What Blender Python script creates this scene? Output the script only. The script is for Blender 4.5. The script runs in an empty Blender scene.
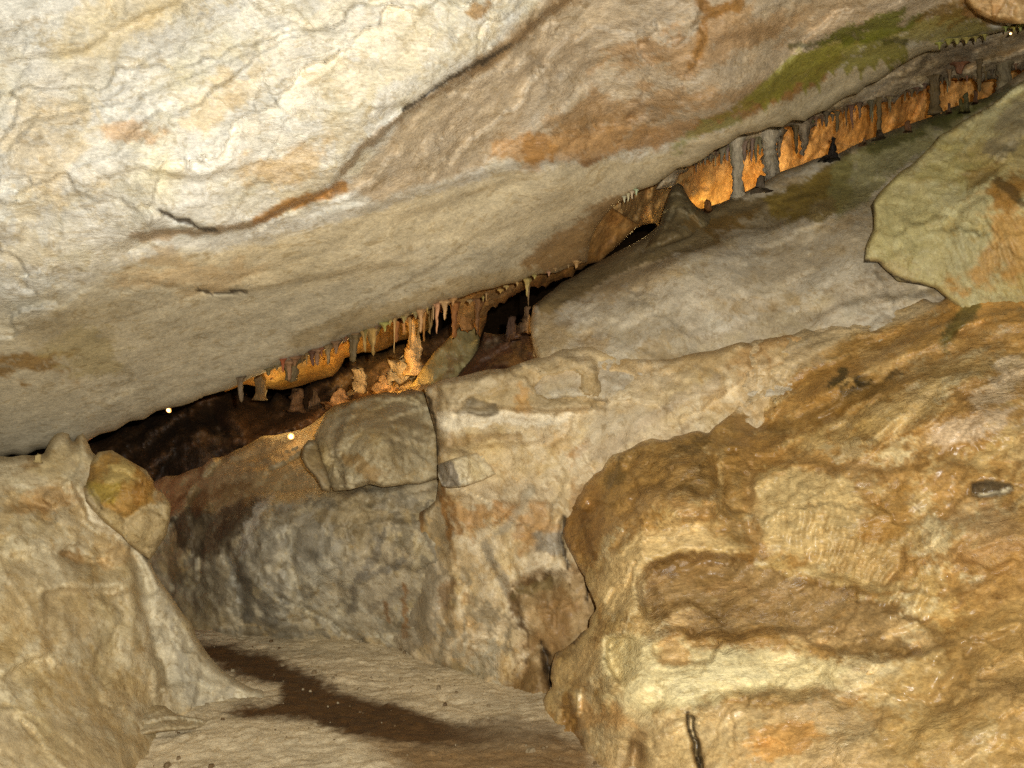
import bpy, math, random
import numpy as np
from mathutils import Vector

S = bpy.context.scene
COL = S.collection
# ------------------------------------------------------------------ camera, world, flash, exposure
F = 1027.0
CZ = 1.6
cam_d = bpy.data.cameras.new('camera')
cam = bpy.data.objects.new('camera', cam_d)
COL.objects.link(cam)
cam.location = (0, 0, CZ)
cam.rotation_euler = (math.radians(90), 0, 0)
cam_d.sensor_width = 36.0
cam_d.lens = 36.0 * F / 1024.0
cam_d.clip_start = 0.05
cam_d.clip_end = 200
S.camera = cam

W = bpy.data.worlds.new('World')
S.world = W
W.use_nodes = True
W.node_tree.nodes['Background'].inputs[0].default_value = (0.02, 0.017, 0.012, 1)
W.node_tree.nodes['Background'].inputs[1].default_value = 0.2

def area_light(name, loc, target, power, size, color):
    d = bpy.data.lights.new(name, 'AREA')
    d.shape = 'DISK'; d.size = size; d.energy = power; d.color = color
    o = bpy.data.objects.new(name, d); COL.objects.link(o)
    o.location = loc
    o.rotation_euler = (Vector(target) - Vector(loc)).to_track_quat('-Z', 'Y').to_euler()
    return o
# the photographer's flash, beside and a little above the lens
area_light('camera_flash', (0.10, 0.0, CZ + 0.10), (-0.1, 5, CZ + 0.40), 272, 0.03, (1.0, 0.975, 0.90))

S.view_settings.view_transform = 'Standard'
S.view_settings.look = 'None'
S.view_settings.exposure = 0.0
S.view_settings.gamma = 1.0
S.cycles.max_bounces = 5
S.cycles.diffuse_bounces = 3
S.cycles.glossy_bounces = 2
S.cycles.use_denoising = False
S.cycles.sample_clamp_indirect = 2.0
S.cycles.sample_clamp_direct = 12.0

# ------------------------------------------------------------------ numpy noise
_rs = np.random.RandomState(7)
_P = _rs.permutation(256).astype(np.int64)
_P = np.concatenate([_P, _P, _P, _P])
_G = _rs.normal(size=(256, 3)); _G /= np.linalg.norm(_G, axis=1)[:, None]

def hsh(i, j, k):
    return _P[_P[_P[i & 255] + (j & 255)] + (k & 255)]

def perlin(p):
    i = np.floor(p).astype(np.int64); f = p - i
    u = f * f * f * (f * (f * 6 - 15) + 10)
    r = np.zeros(len(p))
    for dx in (0, 1):
        wx = u[:, 0] if dx else 1 - u[:, 0]
        for dy in (0, 1):
            wy = u[:, 1] if dy else 1 - u[:, 1]
            for dz in (0, 1):
                wz = u[:, 2] if dz else 1 - u[:, 2]
                g = _G[hsh(i[:, 0] + dx, i[:, 1] + dy, i[:, 2] + dz)]
                d = f - np.array([dx, dy, dz])
                r += wx * wy * wz * np.einsum('ij,ij->i', g, d)
    return r * 1.5

def fbm(p, s, o=4, gain=0.5, lac=2.03, seed=0.0):
    q = p * s + seed * 17.31 + 5.5
    a, r, t = 1.0, np.zeros(len(p)), 0.0
    for _ in range(o):
        r += a * perlin(q); t += a
        a *= gain; q = q * lac + 3.7
    return r / t

def ridged(p, s, o=4, seed=0.0):
    q = p * s + seed * 11.7 + 9.1
    a, r, t = 1.0, np.zeros(len(p)), 0.0
    for _ in range(o):
        r += a * (1 - 2 * np.abs(perlin(q))); t += a
        a *= 0.5; q = q * 2.07 + 2.9
    return r / t

def facets(p, s, seed=0.0, slope=1.0):
    """chipped rock: every cell is its own tilted plane"""
    q = p * s + seed * 7.77 + 31.0
    i = np.floor(q).astype(np.int64)
    best = np.full(len(p), 1e9); val = np.zeros(len(p))
    for dx in (-1, 0, 1):
        for dy in (-1, 0, 1):
            for dz in (-1, 0, 1):
                c = i + np.array([dx, dy, dz])
                h = hsh(c[:, 0], c[:, 1], c[:, 2])
                h2 = _P[h + 71]
                pt = c + 0.5 + _G[h] * 0.42
                d = q - pt
                dd = np.einsum('ij,ij->i', d, d)
                m = dd < best
                g = _G[h2]
                v = np.einsum('ij,ij->i', d, g) * slope + (h2 / 255.0 - 0.5) * 0.6
                best = np.where(m, dd, best); val = np.where(m, v, val)
    return val

def cracks(p, s, w=0.03, seed=0.0, thr=0.0):
    """thin open cracks where a noise field crosses zero, broken up by a second field"""
    n = perlin(p * s + seed * 3.3) + 0.35 * perlin(p * s * 2.7 + seed)
    m = sm(perlin(p * s * 0.6 + seed + 50), thr, thr + 0.2)
    return np.exp(-(n / w) ** 2) * m
def shingle(b, freq, seed=0.0, wob=0.8, sharp=0.12):
    """overlapping broken layers: each ramps out slowly and breaks off at its lower edge"""
    t = b[:, 2] * freq + wob * fbm(b, 1.6, 4, 0.6, seed=seed) + 0.35 * fbm(b, 6.0, 3, seed=seed + 1)
    f = t - np.floor(t)
    h = np.where(f < sharp, f / sharp, 1 - (f - sharp) / (1 - sharp))
    k = np.floor(t); a = 0.35 + 0.65 * ((k * 0.618) % 1.0)
    return h * a * sm(perlin(b * 1.3 + seed + 9), -0.35, 0.15)
BT = math.radians(23)
def bed(p, st=3.2):
    """coordinates along the tilted bedding, stretched"""
    a = p[:, 0] * math.cos(BT) + p[:, 2] * math.sin(BT)
    b = -p[:, 0] * math.sin(BT) + p[:, 2] * math.cos(BT)
    return np.stack([a / st, p[:, 1] / 1.5, b], 1)
def vert(p, st=4.0):
    """coordinates stretched along the vertical (drips and runs)"""
    return np.stack([p[:, 0], p[:, 1], p[:, 2] / st], 1)

def sm(x, a, b):
    t = np.clip((x - a) / (b - a), 0, 1)
    return t * t * (3 - 2 * t)
def lin(c):
    c = np.array(c, float) / 255.0
    return np.where(c < 0.04045, c / 12.92, ((c + 0.055) / 1.055) ** 2.4)

def W3(px, py, D):
    px = np.asarray(px, float); py = np.asarray(py, float); D = np.asarray(D, float)
    return np.stack([(px - 512) / F * D, D + 0 * px, CZ + (384 - py) / F * D], -1)

# ------------------------------------------------------------------ 2D helpers
def seg_dist(P, poly, closed):
    """distance to polyline, nearest point, side sign of the nearest segment, param along"""
    V = np.array(poly, float)
    A = V; B = np.roll(V, -1, 0)
    if not closed: A = V[:-1]; B = V[1:]
    best = np.full(len(P), 1e18); near = np.zeros_like(P); side = np.zeros(len(P)); par = np.zeros(len(P))
    n = len(A)
    for k in range(n):
        ab = B[k] - A[k]; L = ab @ ab + 1e-9
        t = np.clip(((P - A[k]) @ ab) / L, 0, 1)
        q = A[k] + t[:, None] * ab
        d = P - q; dd = d[:, 0] ** 2 + d[:, 1] ** 2
        m = dd < best
        best = np.where(m, dd, best)
        near[m] = q[m]
        cr = ab[0] * (P[:, 1] - A[k][1]) - ab[1] * (P[:, 0] - A[k][0])
        side = np.where(m, np.sign(cr), side)
        par = np.where(m, (k + t) / n, par)
    return np.sqrt(best), near, side, par

def inside(P, poly):
    V = np.array(poly, float); r = np.zeros(len(P), bool)
    j = len(V) - 1
    for i in range(len(V)):
        xi, yi = V[i]; xj, yj = V[j]
        if yi != yj:
            c = ((yi > P[:, 1]) != (yj > P[:, 1])) & (P[:, 0] < (xj - xi) * (P[:, 1] - yi) / (yj - yi) + xi)
            r ^= c
        j = i
    return r

def sdf(P, poly):
    d, near, _, _ = seg_dist(P, poly, True)
    return np.where(inside(P, poly), d, -d), near

def rough_poly(poly, seed, seg=11.0, amp=1.6):
    rnd = random.Random(seed); out = []
    n = len(poly)
    for i in range(n):
        a = np.array(poly[i], float); b = np.array(poly[(i + 1) % n], float)
        L = np.linalg.norm(b - a)
        far = min(a[0], b[0]) < -60 or max(a[0], b[0]) > 1090 or max(a[1], b[1]) > 840 or min(a[1], b[1]) < -60
        m = 1 if far else max(1, int(L / seg))
        nrm = np.array([-(b - a)[1], (b - a)[0]]) / (L + 1e-9)
        for k in range(m):
            q = a + (b - a) * k / m
            if k: q = q + nrm * rnd.gauss(0, amp)
            out.append(tuple(q))
    return out

def tps(ctrl):
    C = np.array(ctrl, float); X = C[:, :2] / 100.0; n = len(C)
    def U(r2): return 0.5 * r2 * np.log(r2 + 1e-12)
    K = U(((X[:, None] - X[None]) ** 2).sum(-1)) + np.eye(n) * 0.02
    Pm = np.concatenate([np.ones((n, 1)), X], 1)
    A = np.zeros((n + 3, n + 3)); A[:n, :n] = K; A[:n, n:] = Pm; A[n:, :n] = Pm.T
    w = np.linalg.solve(A, np.concatenate([C[:, 2], np.zeros(3)]))
    def f(P):
        q = P / 100.0; r = np.full(len(P), w[n]) + w[n + 1] * q[:, 0] + w[n + 2] * q[:, 1]
        for i in range(n):
            r += w[i] * U((q[:, 0] - X[i, 0]) ** 2 + (q[:, 1] - X[i, 1]) ** 2)
        return r
    return f

# ------------------------------------------------------------------ materials
def rock_material(name, rough=(0.42, 0.8), bump=0.6, streak='bed', speck=0.5, fine=1.0, var=0.35, spec=0.35):
    m = bpy.data.materials.new(name); m.use_nodes = True
    nt = m.node_tree; N = nt.nodes; Lk = nt.links
    b = N['Principled BSDF']
    at = N.new('ShaderNodeAttribute'); at.attribute_name = 'tint'
    tc = N.new('ShaderNodeTexCoord')
    mp = N.new('ShaderNodeMapping')
    Lk.new(tc.outputs['Object'], mp.inputs[0])
    if streak == 'bed':
        mp.inputs['Rotation'].default_value = (0, BT, 0); mp.inputs['Scale'].default_value = (0.45, 0.7, 1.0)
    elif streak == 'vert':
        mp.inputs['Scale'].default_value = (1.0, 1.0, 0.22)
    def noise(sc, det, rg, src, dist=0.0):
        n = N.new('ShaderNodeTexNoise'); n.inputs['Scale'].default_value = sc
        n.inputs['Detail'].default_value = det; n.inputs['Roughness'].default_value = rg
        n.inputs['Distortion'].default_value = dist
        Lk.new(src, n.inputs['Vector']); return n.outputs['Fac']
    def ramp(v, a, b_, lo, hi):
        r = N.new('ShaderNodeMapRange'); r.inputs[1].default_value = a; r.inputs[2].default_value = b_
        r.inputs[3].default_value = lo; r.inputs[4].default_value = hi
        Lk.new(v, r.inputs[0]); return r.outputs[0]
    def mth(op, a, b_):
        x = N.new('ShaderNodeMath'); x.operation = op
        for i, q in enumerate((a, b_)):
            if isinstance(q, float): x.inputs[i].default_value = q
            else: Lk.new(q, x.inputs[i])
        return x.outputs[0]
    o = tc.outputs['Object']; s = mp.outputs[0]
    n1 = noise(5.0, 9, 0.62, o, 0.6)
    n2 = noise(26.0 * fine, 6, 0.65, s, 1.2)
    n3 = noise(110.0 * fine, 4, 0.75, s)
    v = mth('MULTIPLY', ramp(n1, 0.36, 0.64, 1 - var * 0.6, 1 + var * 0.6), ramp(n2, 0.38, 0.62, 1 - var, 1 + var * 0.8))
    v = mth('MULTIPLY', v, ramp(n3, 0.35, 0.65, 1 - 0.42 * speck, 1 + 0.42 * speck))
    mul = N.new('ShaderNodeVectorMath'); mul.operation = 'SCALE'
    Lk.new(at.outputs['Color'], mul.inputs[0]); Lk.new(v, mul.inputs['Scale'])
    # a second, warmer mineral in veins and specks
    vein = noise(14.0, 7, 0.7, s, 2.0)
    mx = N.new('ShaderNodeMix'); mx.data_type = 'RGBA'; mx.blend_type = 'MULTIPLY'
    Lk.new(ramp(vein, 0.53, 0.62, 0.0, 0.7), mx.inputs['Factor'])
    Lk.new(mul.outputs[0], mx.inputs['A']); mx.inputs['B'].default_value = (0.72, 0.65, 0.53, 1)
    Lk.new(mx.outputs['Result'], b.inputs['Base Color'])
    Lk.new(ramp(noise(38.0, 4, 0.6, o), 0.35, 0.65, rough[0], rough[1]), b.inputs['Roughness'])
    b.inputs['Specular IOR Level'].default_value = spec
    # bump
    h = mth('ADD', mth('MULTIPLY', noise(16.0 * fine, 8, 0.62, s, 0.8), 1.0), mth('MULTIPLY', noise(70.0 * fine, 5, 0.75, s), 0.5))
    rg = mth('ABSOLUTE', mth('SUBTRACT', noise(11.0 * fine, 7, 0.6, s, 0.5), 0.5), 0.0)
    h = mth('SUBTRACT', h, mth('MULTIPLY', mth('MINIMUM', rg, 0.05), -3.0))
    vo = N.new('ShaderNodeTexVoronoi'); vo.feature = 'F1'; vo.inputs['Scale'].default_value = 22.0 * fine
    wv = N.new('ShaderNodeVectorMath'); wv.operation = 'ADD'
    Lk.new(s, wv.inputs[0])
    sc = N.new('ShaderNodeVectorMath'); sc.operation = 'SCALE'; sc.inputs['Scale'].default_value = 0.08
    nn = N.new('ShaderNodeTexNoise'); nn.inputs['Scale'].default_value = 9.0; nn.inputs['Detail'].default_value = 3
    Lk.new(o, nn.inputs['Vector']); Lk.new(nn.outputs['Color'], sc.inputs[0]); Lk.new(sc.outputs[0], wv.inputs[1])
    Lk.new(wv.outputs[0], vo.inputs['Vector'])
    h = mth('ADD', h, mth('MULTIPLY', vo.outputs['Distance'], 0.25))
    vc = N.new('ShaderNodeTexVoronoi'); vc.inputs['Scale'].default_value = 34.0 * fine; Lk.new(wv.outputs[0], vc.inputs['Vector'])
    sp = N.new('ShaderNodeSeparateColor'); Lk.new(vc.outputs['Color'], sp.inputs[0])
    h = mth('ADD', h, mth('MULTIPLY', sp.outputs[0], 0.16))
    bp = N.new('ShaderNodeBump'); Lk.new(mth('MULTIPLY', at.outputs['Alpha'], float(bump)), bp.inputs['Strength']); bp.inputs['Distance'].default_value = 0.045 / fine
    Lk.new(h, bp.inputs['Height']); Lk.new(bp.outputs['Normal'], b.inputs['Normal'])
    return m

M_slab = rock_material('pale_crystalline_rock', rough=(0.3, 0.75), bump=0.42, speck=0.45, var=0.11, spec=0.45)
M_smooth = rock_material('smooth_grey_rock', bump=0.35, var=0.16, speck=0.35)
M_flow = rock_material('wet_flowstone', rough=(0.2, 0.5), bump=0.55, fine=0.9, var=0.17, spec=0.38)
M_wall = rock_material('pale_wall_rock', bump=0.38, streak='none', var=0.10, speck=0.3)
M_bank = rock_material('sandy_rock', bump=0.36, streak='none', var=0.10, speck=0.3)
M_curt = rock_material('draped_flowstone', bump=0.5, streak='vert', var=0.25, spec=0.4)
M_grit = rock_material('gritty_floor', bump=0.3, streak='none', var=0.14, speck=0.6, fine=1.6)

def link_mesh(name, co, faces, mat, tint=None, origin=None, parent=None, smooth=True):
    co = np.asarray(co, float)
    if origin is None:
        lo, hi = co.min(0), co.max(0); origin = np.array([(lo[0] + hi[0]) / 2, (lo[1] + hi[1]) / 2, lo[2]])
    me = bpy.data.meshes.new(name)
    c = co - origin
    F4 = [f for f in faces]
    me.from_pydata(c.tolist(), [], F4)
    me.update()
    if smooth: me.polygons.foreach_set('use_smooth', np.ones(len(me.polygons), bool))
    me.materials.append(mat)
    if tint is not None:
        a = me.color_attributes.new('tint', 'FLOAT_COLOR', 'POINT')
        buf = np.ones((len(co), 4)); buf[:, :3] = np.clip(tint[:, :3], 0.002, 0.92)
        if tint.shape[1] == 4: buf[:, 3] = tint[:, 3]
        a.data.foreach_set('color', buf.ravel())
    o = bpy.data.objects.new(name, me); COL.objects.link(o)
    o.location = origin
    if parent is not None:
        o.parent = parent; o.location = Vector(origin) - parent.location
    return o

def tag(o, label=None, cat=None, group=None, kind=None):
    if label: o['label'] = label
    if cat: o['category'] = cat
    if group: o['group'] = group
    if kind: o['kind'] = kind
    return o

# ------------------------------------------------------------------ rock mass
def axis_pts(lo, hi, step, flo, fhi):
    """fine spacing inside the picture, coarser beyond"""
    out = [max(lo, flo)]
    while out[-1] < min(hi, fhi): out.append(out[-1] + step)
    s = step
    while out[-1] < hi: s = min(s * 1.25, 14); out.append(out[-1] + s)
    s = step; pre = []
    x = max(lo, flo)
    while x > lo: s = min(s * 1.25, 14); x -= s; pre.append(x)
    return np.array(pre[::-1] + out)

SURF = {}
def depth(key, px, py):
    P, D = SURF[key]
    i = np.argmin((P[:, 0] - px) ** 2 + (P[:, 1] - py) ** 2)
    return float(D[i])

def mass(name, poly, ctrl, mat, base, relief=None, feats=(), stains=(), roll=(14, 0.25), step=2.4, thick=0.9,
         close=False, seed=1, amp=0.04, edge=1.6, mott=0.12, parent=None, smooth_seg=11.0, minerals=None, rg=None, crk_lines=()):
    if minerals is None:
        b_ = np.array(base, float)
        minerals = [(np.clip(b_ * np.array([1.05, 1.09, 1.16]) + 10, 0, 235), 31, 4.0, 0.5, 0.04), (b_ * np.array([0.93, 0.84, 0.64]), 32, 3.0, 0.5, 0.06), (b_ * np.array([0.78, 0.75, 0.70]), 33, 6.0, 0.35, 0.10), (b_ * np.array([0.66, 0.56, 0.40]), 34, 11.0, 0.35, 0.16)]
    poly = rough_poly(poly, seed, smooth_seg, edge)
    V = np.array(poly)
    xs = axis_pts(V[:, 0].min() - step, V[:, 0].max() + step, step, -20, 1044)
    ys = axis_pts(V[:, 1].min() - step, V[:, 1].max() + step, step, -20, 788)
    X, Y = np.meshgrid(xs, ys); P = np.stack([X.ravel(), Y.ravel()], 1)
    sd, near = sdf(P, poly)
    nx = len(xs)
    dx = np.gradient(xs); dy = np.gradient(ys)
    loc = np.maximum(*np.meshgrid(dx, dy)).ravel()
    ok = sd > -loc * 1.05
    g = np.arange(len(P)).reshape(len(ys), nx)
    q = np.stack([g[:-1, :-1], g[1:, :-1], g[1:, 1:], g[:-1, 1:]], -1).reshape(-1, 4)
    q = q[ok[q].all(1) & (sd[q] > 0).any(1)]
    used = np.unique(q); remap = -np.ones(len(P), int); remap[used] = np.arange(len(used))
    q = remap[q]; sd = sd[used]; near = near[used]; P = P[used].copy()
    out = sd < 0
    P[out] = near[out]; sdc = np.maximum(sd, 0)
    f = tps(ctrl)
    D = f(P)
    base_p = W3(P[:, 0], P[:, 1], D)
    # noise-warped picture coordinates for natural outlines of marks and steps
    wx = fbm(base_p, 3.0, 3, seed=seed + 3) ; wy = fbm(base_p, 3.0, 3, seed=seed + 4)
    fx = fbm(base_p, 14.0, 3, seed=seed + 5); fy = fbm(base_p, 14.0, 3, seed=seed + 6)
    PW = P + np.stack([wx * 16 + fx * 7, wy * 16 + fy * 7], 1)
    PS = P + np.stack([wx * 5 + fx * 4, wy * 5 + fy * 4], 1)
    occ = np.zeros(len(P))
    for ft in tuple(feats) + tuple(('groove', c_[0], 0.05, max(2.4, c_[1] * 1.4)) for c_ in crk_lines):
        k = ft[0]
        if k == 'step':        # (pts, height m, width px, reach px): rock on the LEFT hand of the travel direction stands out
            _, pts, h, w, reach = ft[:5]
            d, nr, side, par = seg_dist(PS, pts, False)
            s = d * side      # >0 right-hand side on screen (y down)
            fade = np.exp(-(d / reach) ** 2) * sm(par, 0, 0.12) * (1 - sm(par, 0.88, 1.0))
            D = D + h * (0.5 + 0.5 * np.tanh(s / w)) * fade - h * 0.5 * fade
        elif k == 'groove':
            _, pts, h, w = ft[:4]
            d, nr, side, par = seg_dist(PS, pts, False)
            D = D + h * np.exp(-(d / w) ** 2) * sm(par, 0, 0.08) * (1 - sm(par, 0.92, 1.0))
            occ = np.maximum(occ, 0)
        elif k == 'bump':      # (cx,cy,rx,ry,ang,h)
            _, cx, cy, rx, ry, an, h = ft
            c, s_ = math.cos(math.radians(an)), math.sin(math.radians(an))
            u = ((PS[:, 0] - cx) * c + (PS[:, 1] - cy) * s_) / rx; v = (-(PS[:, 0] - cx) * s_ + (PS[:, 1] - cy) * c) / ry
            D = D - h * np.exp(-(u * u + v * v) ** 1.5)
        elif k == 'poly':      # a plate standing out by h with soft rim w
            _, pts, h, w = ft
            s1, _ = sdf(PS, pts)
            D = D - h * sm(s1, -w, w)
        elif k == 'flutes':    # (cx,cy,rx,ry, spacing px, amp, ang)
            _, cx, cy, rx, ry, sp, a, an = ft
            c, s_ = math.cos(math.radians(an)), math.sin(math.radians(an))
            u = ((P[:, 0] - cx) * c + (P[:, 1] - cy) * s_); v = (-(P[:, 0] - cx) * s_ + (P[:, 1] - cy) * c)
            wv = 0.5 * np.sin(u / sp * 6.28 + wx * 9 + v / ry * 1.5) + 3.0 * fbm(vert(base_p, 7.0), 15.0, 3, seed=seed + 40)
            D = D - a * wv * np.exp(-((u / rx) ** 4 + (v / ry) ** 4))
    rl = relief(base_p, P) if relief is not None else np.zeros(len(P))
    D = D - rl
    rh = rl - rl.mean(); rh = np.clip(-rh / (rh.std() + 1e-6), -2, 2) * 0.16   # hollows hold more clay and iron
    R, RM = roll
    t = 1 - np.clip(sdc / R, 0, 1)
    D = D + RM * (1 - np.sqrt(np.clip(1 - t * t, 0, 1)))
    SURF[name] = (P.copy(), D.copy())
    co = W3(P[:, 0], P[:, 1], D)
    # colour
    bc = lin(base)
    col = np.tile(bc, (len(P), 1))
    n = fbm(base_p, 2.2, 5, 0.6, seed=seed + 9); n2 = fbm(bed(base_p), 9.0, 4, 0.6, seed=seed + 10)
    col *= (1 + mott * 2.2 * n + mott * 1.8 * n2)[:, None]
    hue = fbm(base_p, 3.7, 4, 0.6, seed=seed + 13)
    col[:, 2] *= 1 - 0.35 * np.maximum(hue, -0.12); col[:, 0] *= 1 + 0.08 * hue
    # patches of the minerals the rock is made of: white calcite, ochre clay, grey
    bw = bed(base_p, 1.9) + 0.08 * np.stack([wx, wy, fx], 1)
    for mc, msd, msc, ma, th in minerals:
        mv = fbm(bw, msc, 7, 0.74, seed=seed + msd) + rh * (0.12 if mc[0] < base[0] else -0.12)
        mm = (sm(mv, th - 0.02, th + 0.09) * ma)[:, None]
        col = col * (1 - mm) + lin(mc) * mm
    pn = fbm(base_p, 9.0, 6, 0.78, seed=seed + 20) * 1.25 + rh * 0.35
    pnb = fbm(bed(base_p, 3.0), 12.0, 6, 0.78, seed=seed + 21) * 1.25 + rh * 0.35
    pnv = fbm(vert(base_p, 6.0), 16.0, 5, 0.7, seed=seed + 22) * 1.1
    vw = vert(base_p, 2.2) + 0.22 * np.stack([fbm(base_p, 2.6, 4, 0.6, seed=seed + 70), fbm(base_p, 2.6, 4, 0.6, seed=seed + 71), fbm(base_p, 2.6, 4, 0.6, seed=seed + 72)], 1)
    pvn = 0.22 - np.abs(fbm(vw, 6.0, 3, 0.5, seed=seed + 73)) * 3.2 + 0.25 * pn
    for st in tuple(stains) + tuple(('line', c_[0], (52, 38, 22), 0.9, dict(w=max(2.3, c_[1] * 1.1), patch=0.0)) for c_ in crk_lines):  # cracks: dark line painted along each groove for its soil and its shade
        kind, geo, c, a = st[:4]
        opt = st[4] if len(st) > 4 else {}
        soft = opt.get('soft', 12); patch = opt.get('patch', 0.5); tex = opt.get('tex', 'n')
        Q = P if opt.get('sharp') else PS + (PW - P) * 0.25
        if kind == 'poly':
            s1, _ = sdf(Q, geo); mk = sm(s1, -soft, soft)
        elif kind == 'line':
            d, _, _, par = seg_dist(Q, geo, False)
            w = opt.get('w', 8); mk = 1 - sm(d, w * 0.3, w * 1.4)
        else:
            cx, cy, rx, ry, an = geo
            Q = P + (PW - P) * 1.7 + np.stack([fbm(base_p, 7.0, 4, 0.6, seed=seed + 60), fbm(base_p, 7.0, 4, 0.6, seed=seed + 61)], 1) * min(rx, ry) * 1.1
            cc, ss = math.cos(math.radians(an)), math.sin(math.radians(an))
            u = ((Q[:, 0] - cx) * cc + (Q[:, 1] - cy) * ss) / rx; v = (-(Q[:, 0] - cx) * ss + (Q[:, 1] - cy) * cc) / ry
            mk = 1 - sm(np.sqrt(u * u + v * v), 0.35, 1.35)
        tn = {'n': pn, 'bed': pnb, 'vert': pnv, 'vein': pvn}[tex]
        pm = sm(tn * 3.4 + (mk - 0.5) * 1.6 + 0.05, -0.3, 0.3)
        mk = sm(mk + tn * 1.0 * mk * (1 - mk) * 4, 0.1, 0.9) * ((1 - patch) + patch * pm) * a
        if c[0] > c[1] * 1.22: c = (c[0] * 0.98, c[1] * 0.3 + c[0] * 0.7 * 0.74, c[2] * 0.55 + c[0] * 0.45 * 0.42)
        cl = lin(c) * (1 + 0.25 * n + 0.5 * pnb)[:, None]
        col = col * (1 - mk[:, None]) + cl * mk[:, None]
    al = np.clip(rg(base_p, P) if rg else 0.6 + 1.2 * fbm(base_p, 2.4, 3, seed=seed + 44), 0.1, 1.3)
    col = np.concatenate([col, al[:, None]], 1)
    # skirt
    e = np.concatenate([q[:, [0, 1]], q[:, [1, 2]], q[:, [2, 3]], q[:, [3, 0]]])
    key = np.sort(e, 1); kk = key[:, 0] * (len(P) + 1) + key[:, 1]
    u_, idx, cnt = np.unique(kk, return_index=True, return_counts=True)
    be = e[idx[cnt == 1]]
    bv = np.unique(be); bm = -np.ones(len(P), int); bm[bv] = np.arange(len(bv))
    nP = len(P)
    cen = co.mean(0)
    rings = [co]; cols = [col]; faces = q.tolist(); prev = np.arange(nP)
    prevmap = lambda v: v
    base_idx = bv; last = bv.copy(); off = nP
    levels = (0.12, 0.5, 1.0)
    bp_ = co[bv]; ray = bp_ - np.array([0, 0, CZ]); ray /= np.linalg.norm(ray, axis=1)[:, None]
    outN = np.zeros((len(bv), 3))
    lastmap = np.arange(nP)
    for li, lv in enumerate(levels):
        pnw = bp_ + ray * thick * lv
        if close:
            pnw = pnw + (cen + ray.mean(0) * thick * lv - pnw) * (0.0 if li == 0 else (0.15 if li == 1 else 0.45))
        rings.append(pnw); cols.append(col[bv])
        nm = -np.ones(nP, int); nm[bv] = off + np.arange(len(bv))
        a0, b0 = lastmap[be[:, 0]], lastmap[be[:, 1]]; a1, b1 = nm[be[:, 0]], nm[be[:, 1]]
        faces += np.stack([b0, a0, a1, b1], 1).tolist()
        lastmap = nm; off += len(bv)
    if close:
        c = rings[-1].mean(0) + ray.mean(0) * thick * 0.12
        rings.append(c[None]); cols.append(np.array([list(bc) + [0.6]]))
        faces += [(int(lastmap[b]), int(lastmap[a]), off) for a, b in be]
    co = np.concatenate(rings); cl = np.concatenate(cols)
    ob = link_mesh(name, co, faces, mat, cl, parent=parent)
    ob['kind'] = 'thing'
    return ob

# relief recipes (metres, towards the viewer)
def rel(big=0.10, mid=0.04, fine_=0.012, fac=0.0, bd=0.0, seed=1, facs=2.2, shg=0.018, crk=0.03, ang=1.0):
    def f(p, P):
        r = big * fbm(p, 1.1, 3, seed=seed) + mid * fbm(p, 4.0, 4, 0.55, seed=seed + 1) + fine_ * fbm(p, 17.0, 3, 0.6, seed=seed + 2)
        if fac:
            w = p + 0.12 * np.stack([fbm(p, 4, 2, seed=seed + 7), fbm(p, 4, 2, seed=seed + 8), fbm(p, 4, 2, seed=seed + 9)], 1)
            r += fac * facets(w, facs, seed) + fac * 0.32 * facets(w, facs * 3.1, seed + 2)
        if bd:
            r += bd * ridged(bed(p, 4.0), 3.2, 4, seed=seed + 5)
        r += shg * shingle(bed(p, 2.6), 3.0, seed + 6, wob=1.2) - crk * cracks(p, 1.0, 0.018, seed + 3, 0.05)
        w = p + 0.08 * np.stack([fbm(p, 5, 3, seed=seed + 7), fbm(p, 5, 3, seed=seed + 8), fbm(p, 5, 3, seed=seed + 9)], 1)
        r += ang * (0.085 * facets(w, 1.5, seed + 10) + 0.034 * facets(w, 3.6, seed + 11) + 0.010 * facets(w, 10.0, seed + 12) + 0.003 * facets(w, 26.0, seed + 13))
        return r
    return f

# ------------------------------------------------------------------ chamber shell, floor
def chamber():
    nu, nv = 96, 48
    co = []; fs = []
    for j in range(nv + 1):
        th = math.pi * j / nv
        for i in range(nu):
            ph = 2 * math.pi * i / nu
            co.append((math.sin(th) * math.cos(ph) * 13, math.sin(th) * math.sin(ph) * 13 + 4.5, math.cos(th) * 7.5 + 2.5))
    co = np.array(co)
    d = fbm(co, 0.35, 4, seed=3) * 1.8 + fbm(co, 1.5, 3, seed=4) * 0.3
    c0 = np.array([0, 4.5, 2.5]); v = co - c0; v /= np.linalg.norm(v, axis=1)[:, None]
    co = co - v * d[:, None]
    for j in range(nv):
        for i in range(nu):
            a = j * nu + i; b = j * nu + (i + 1) % nu
            fs.append((a, b, b + nu, a + nu))
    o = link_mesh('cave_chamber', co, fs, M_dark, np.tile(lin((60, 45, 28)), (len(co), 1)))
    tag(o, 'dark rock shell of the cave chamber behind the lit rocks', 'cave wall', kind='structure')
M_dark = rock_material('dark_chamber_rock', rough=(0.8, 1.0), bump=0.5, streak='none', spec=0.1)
chamber()

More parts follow.
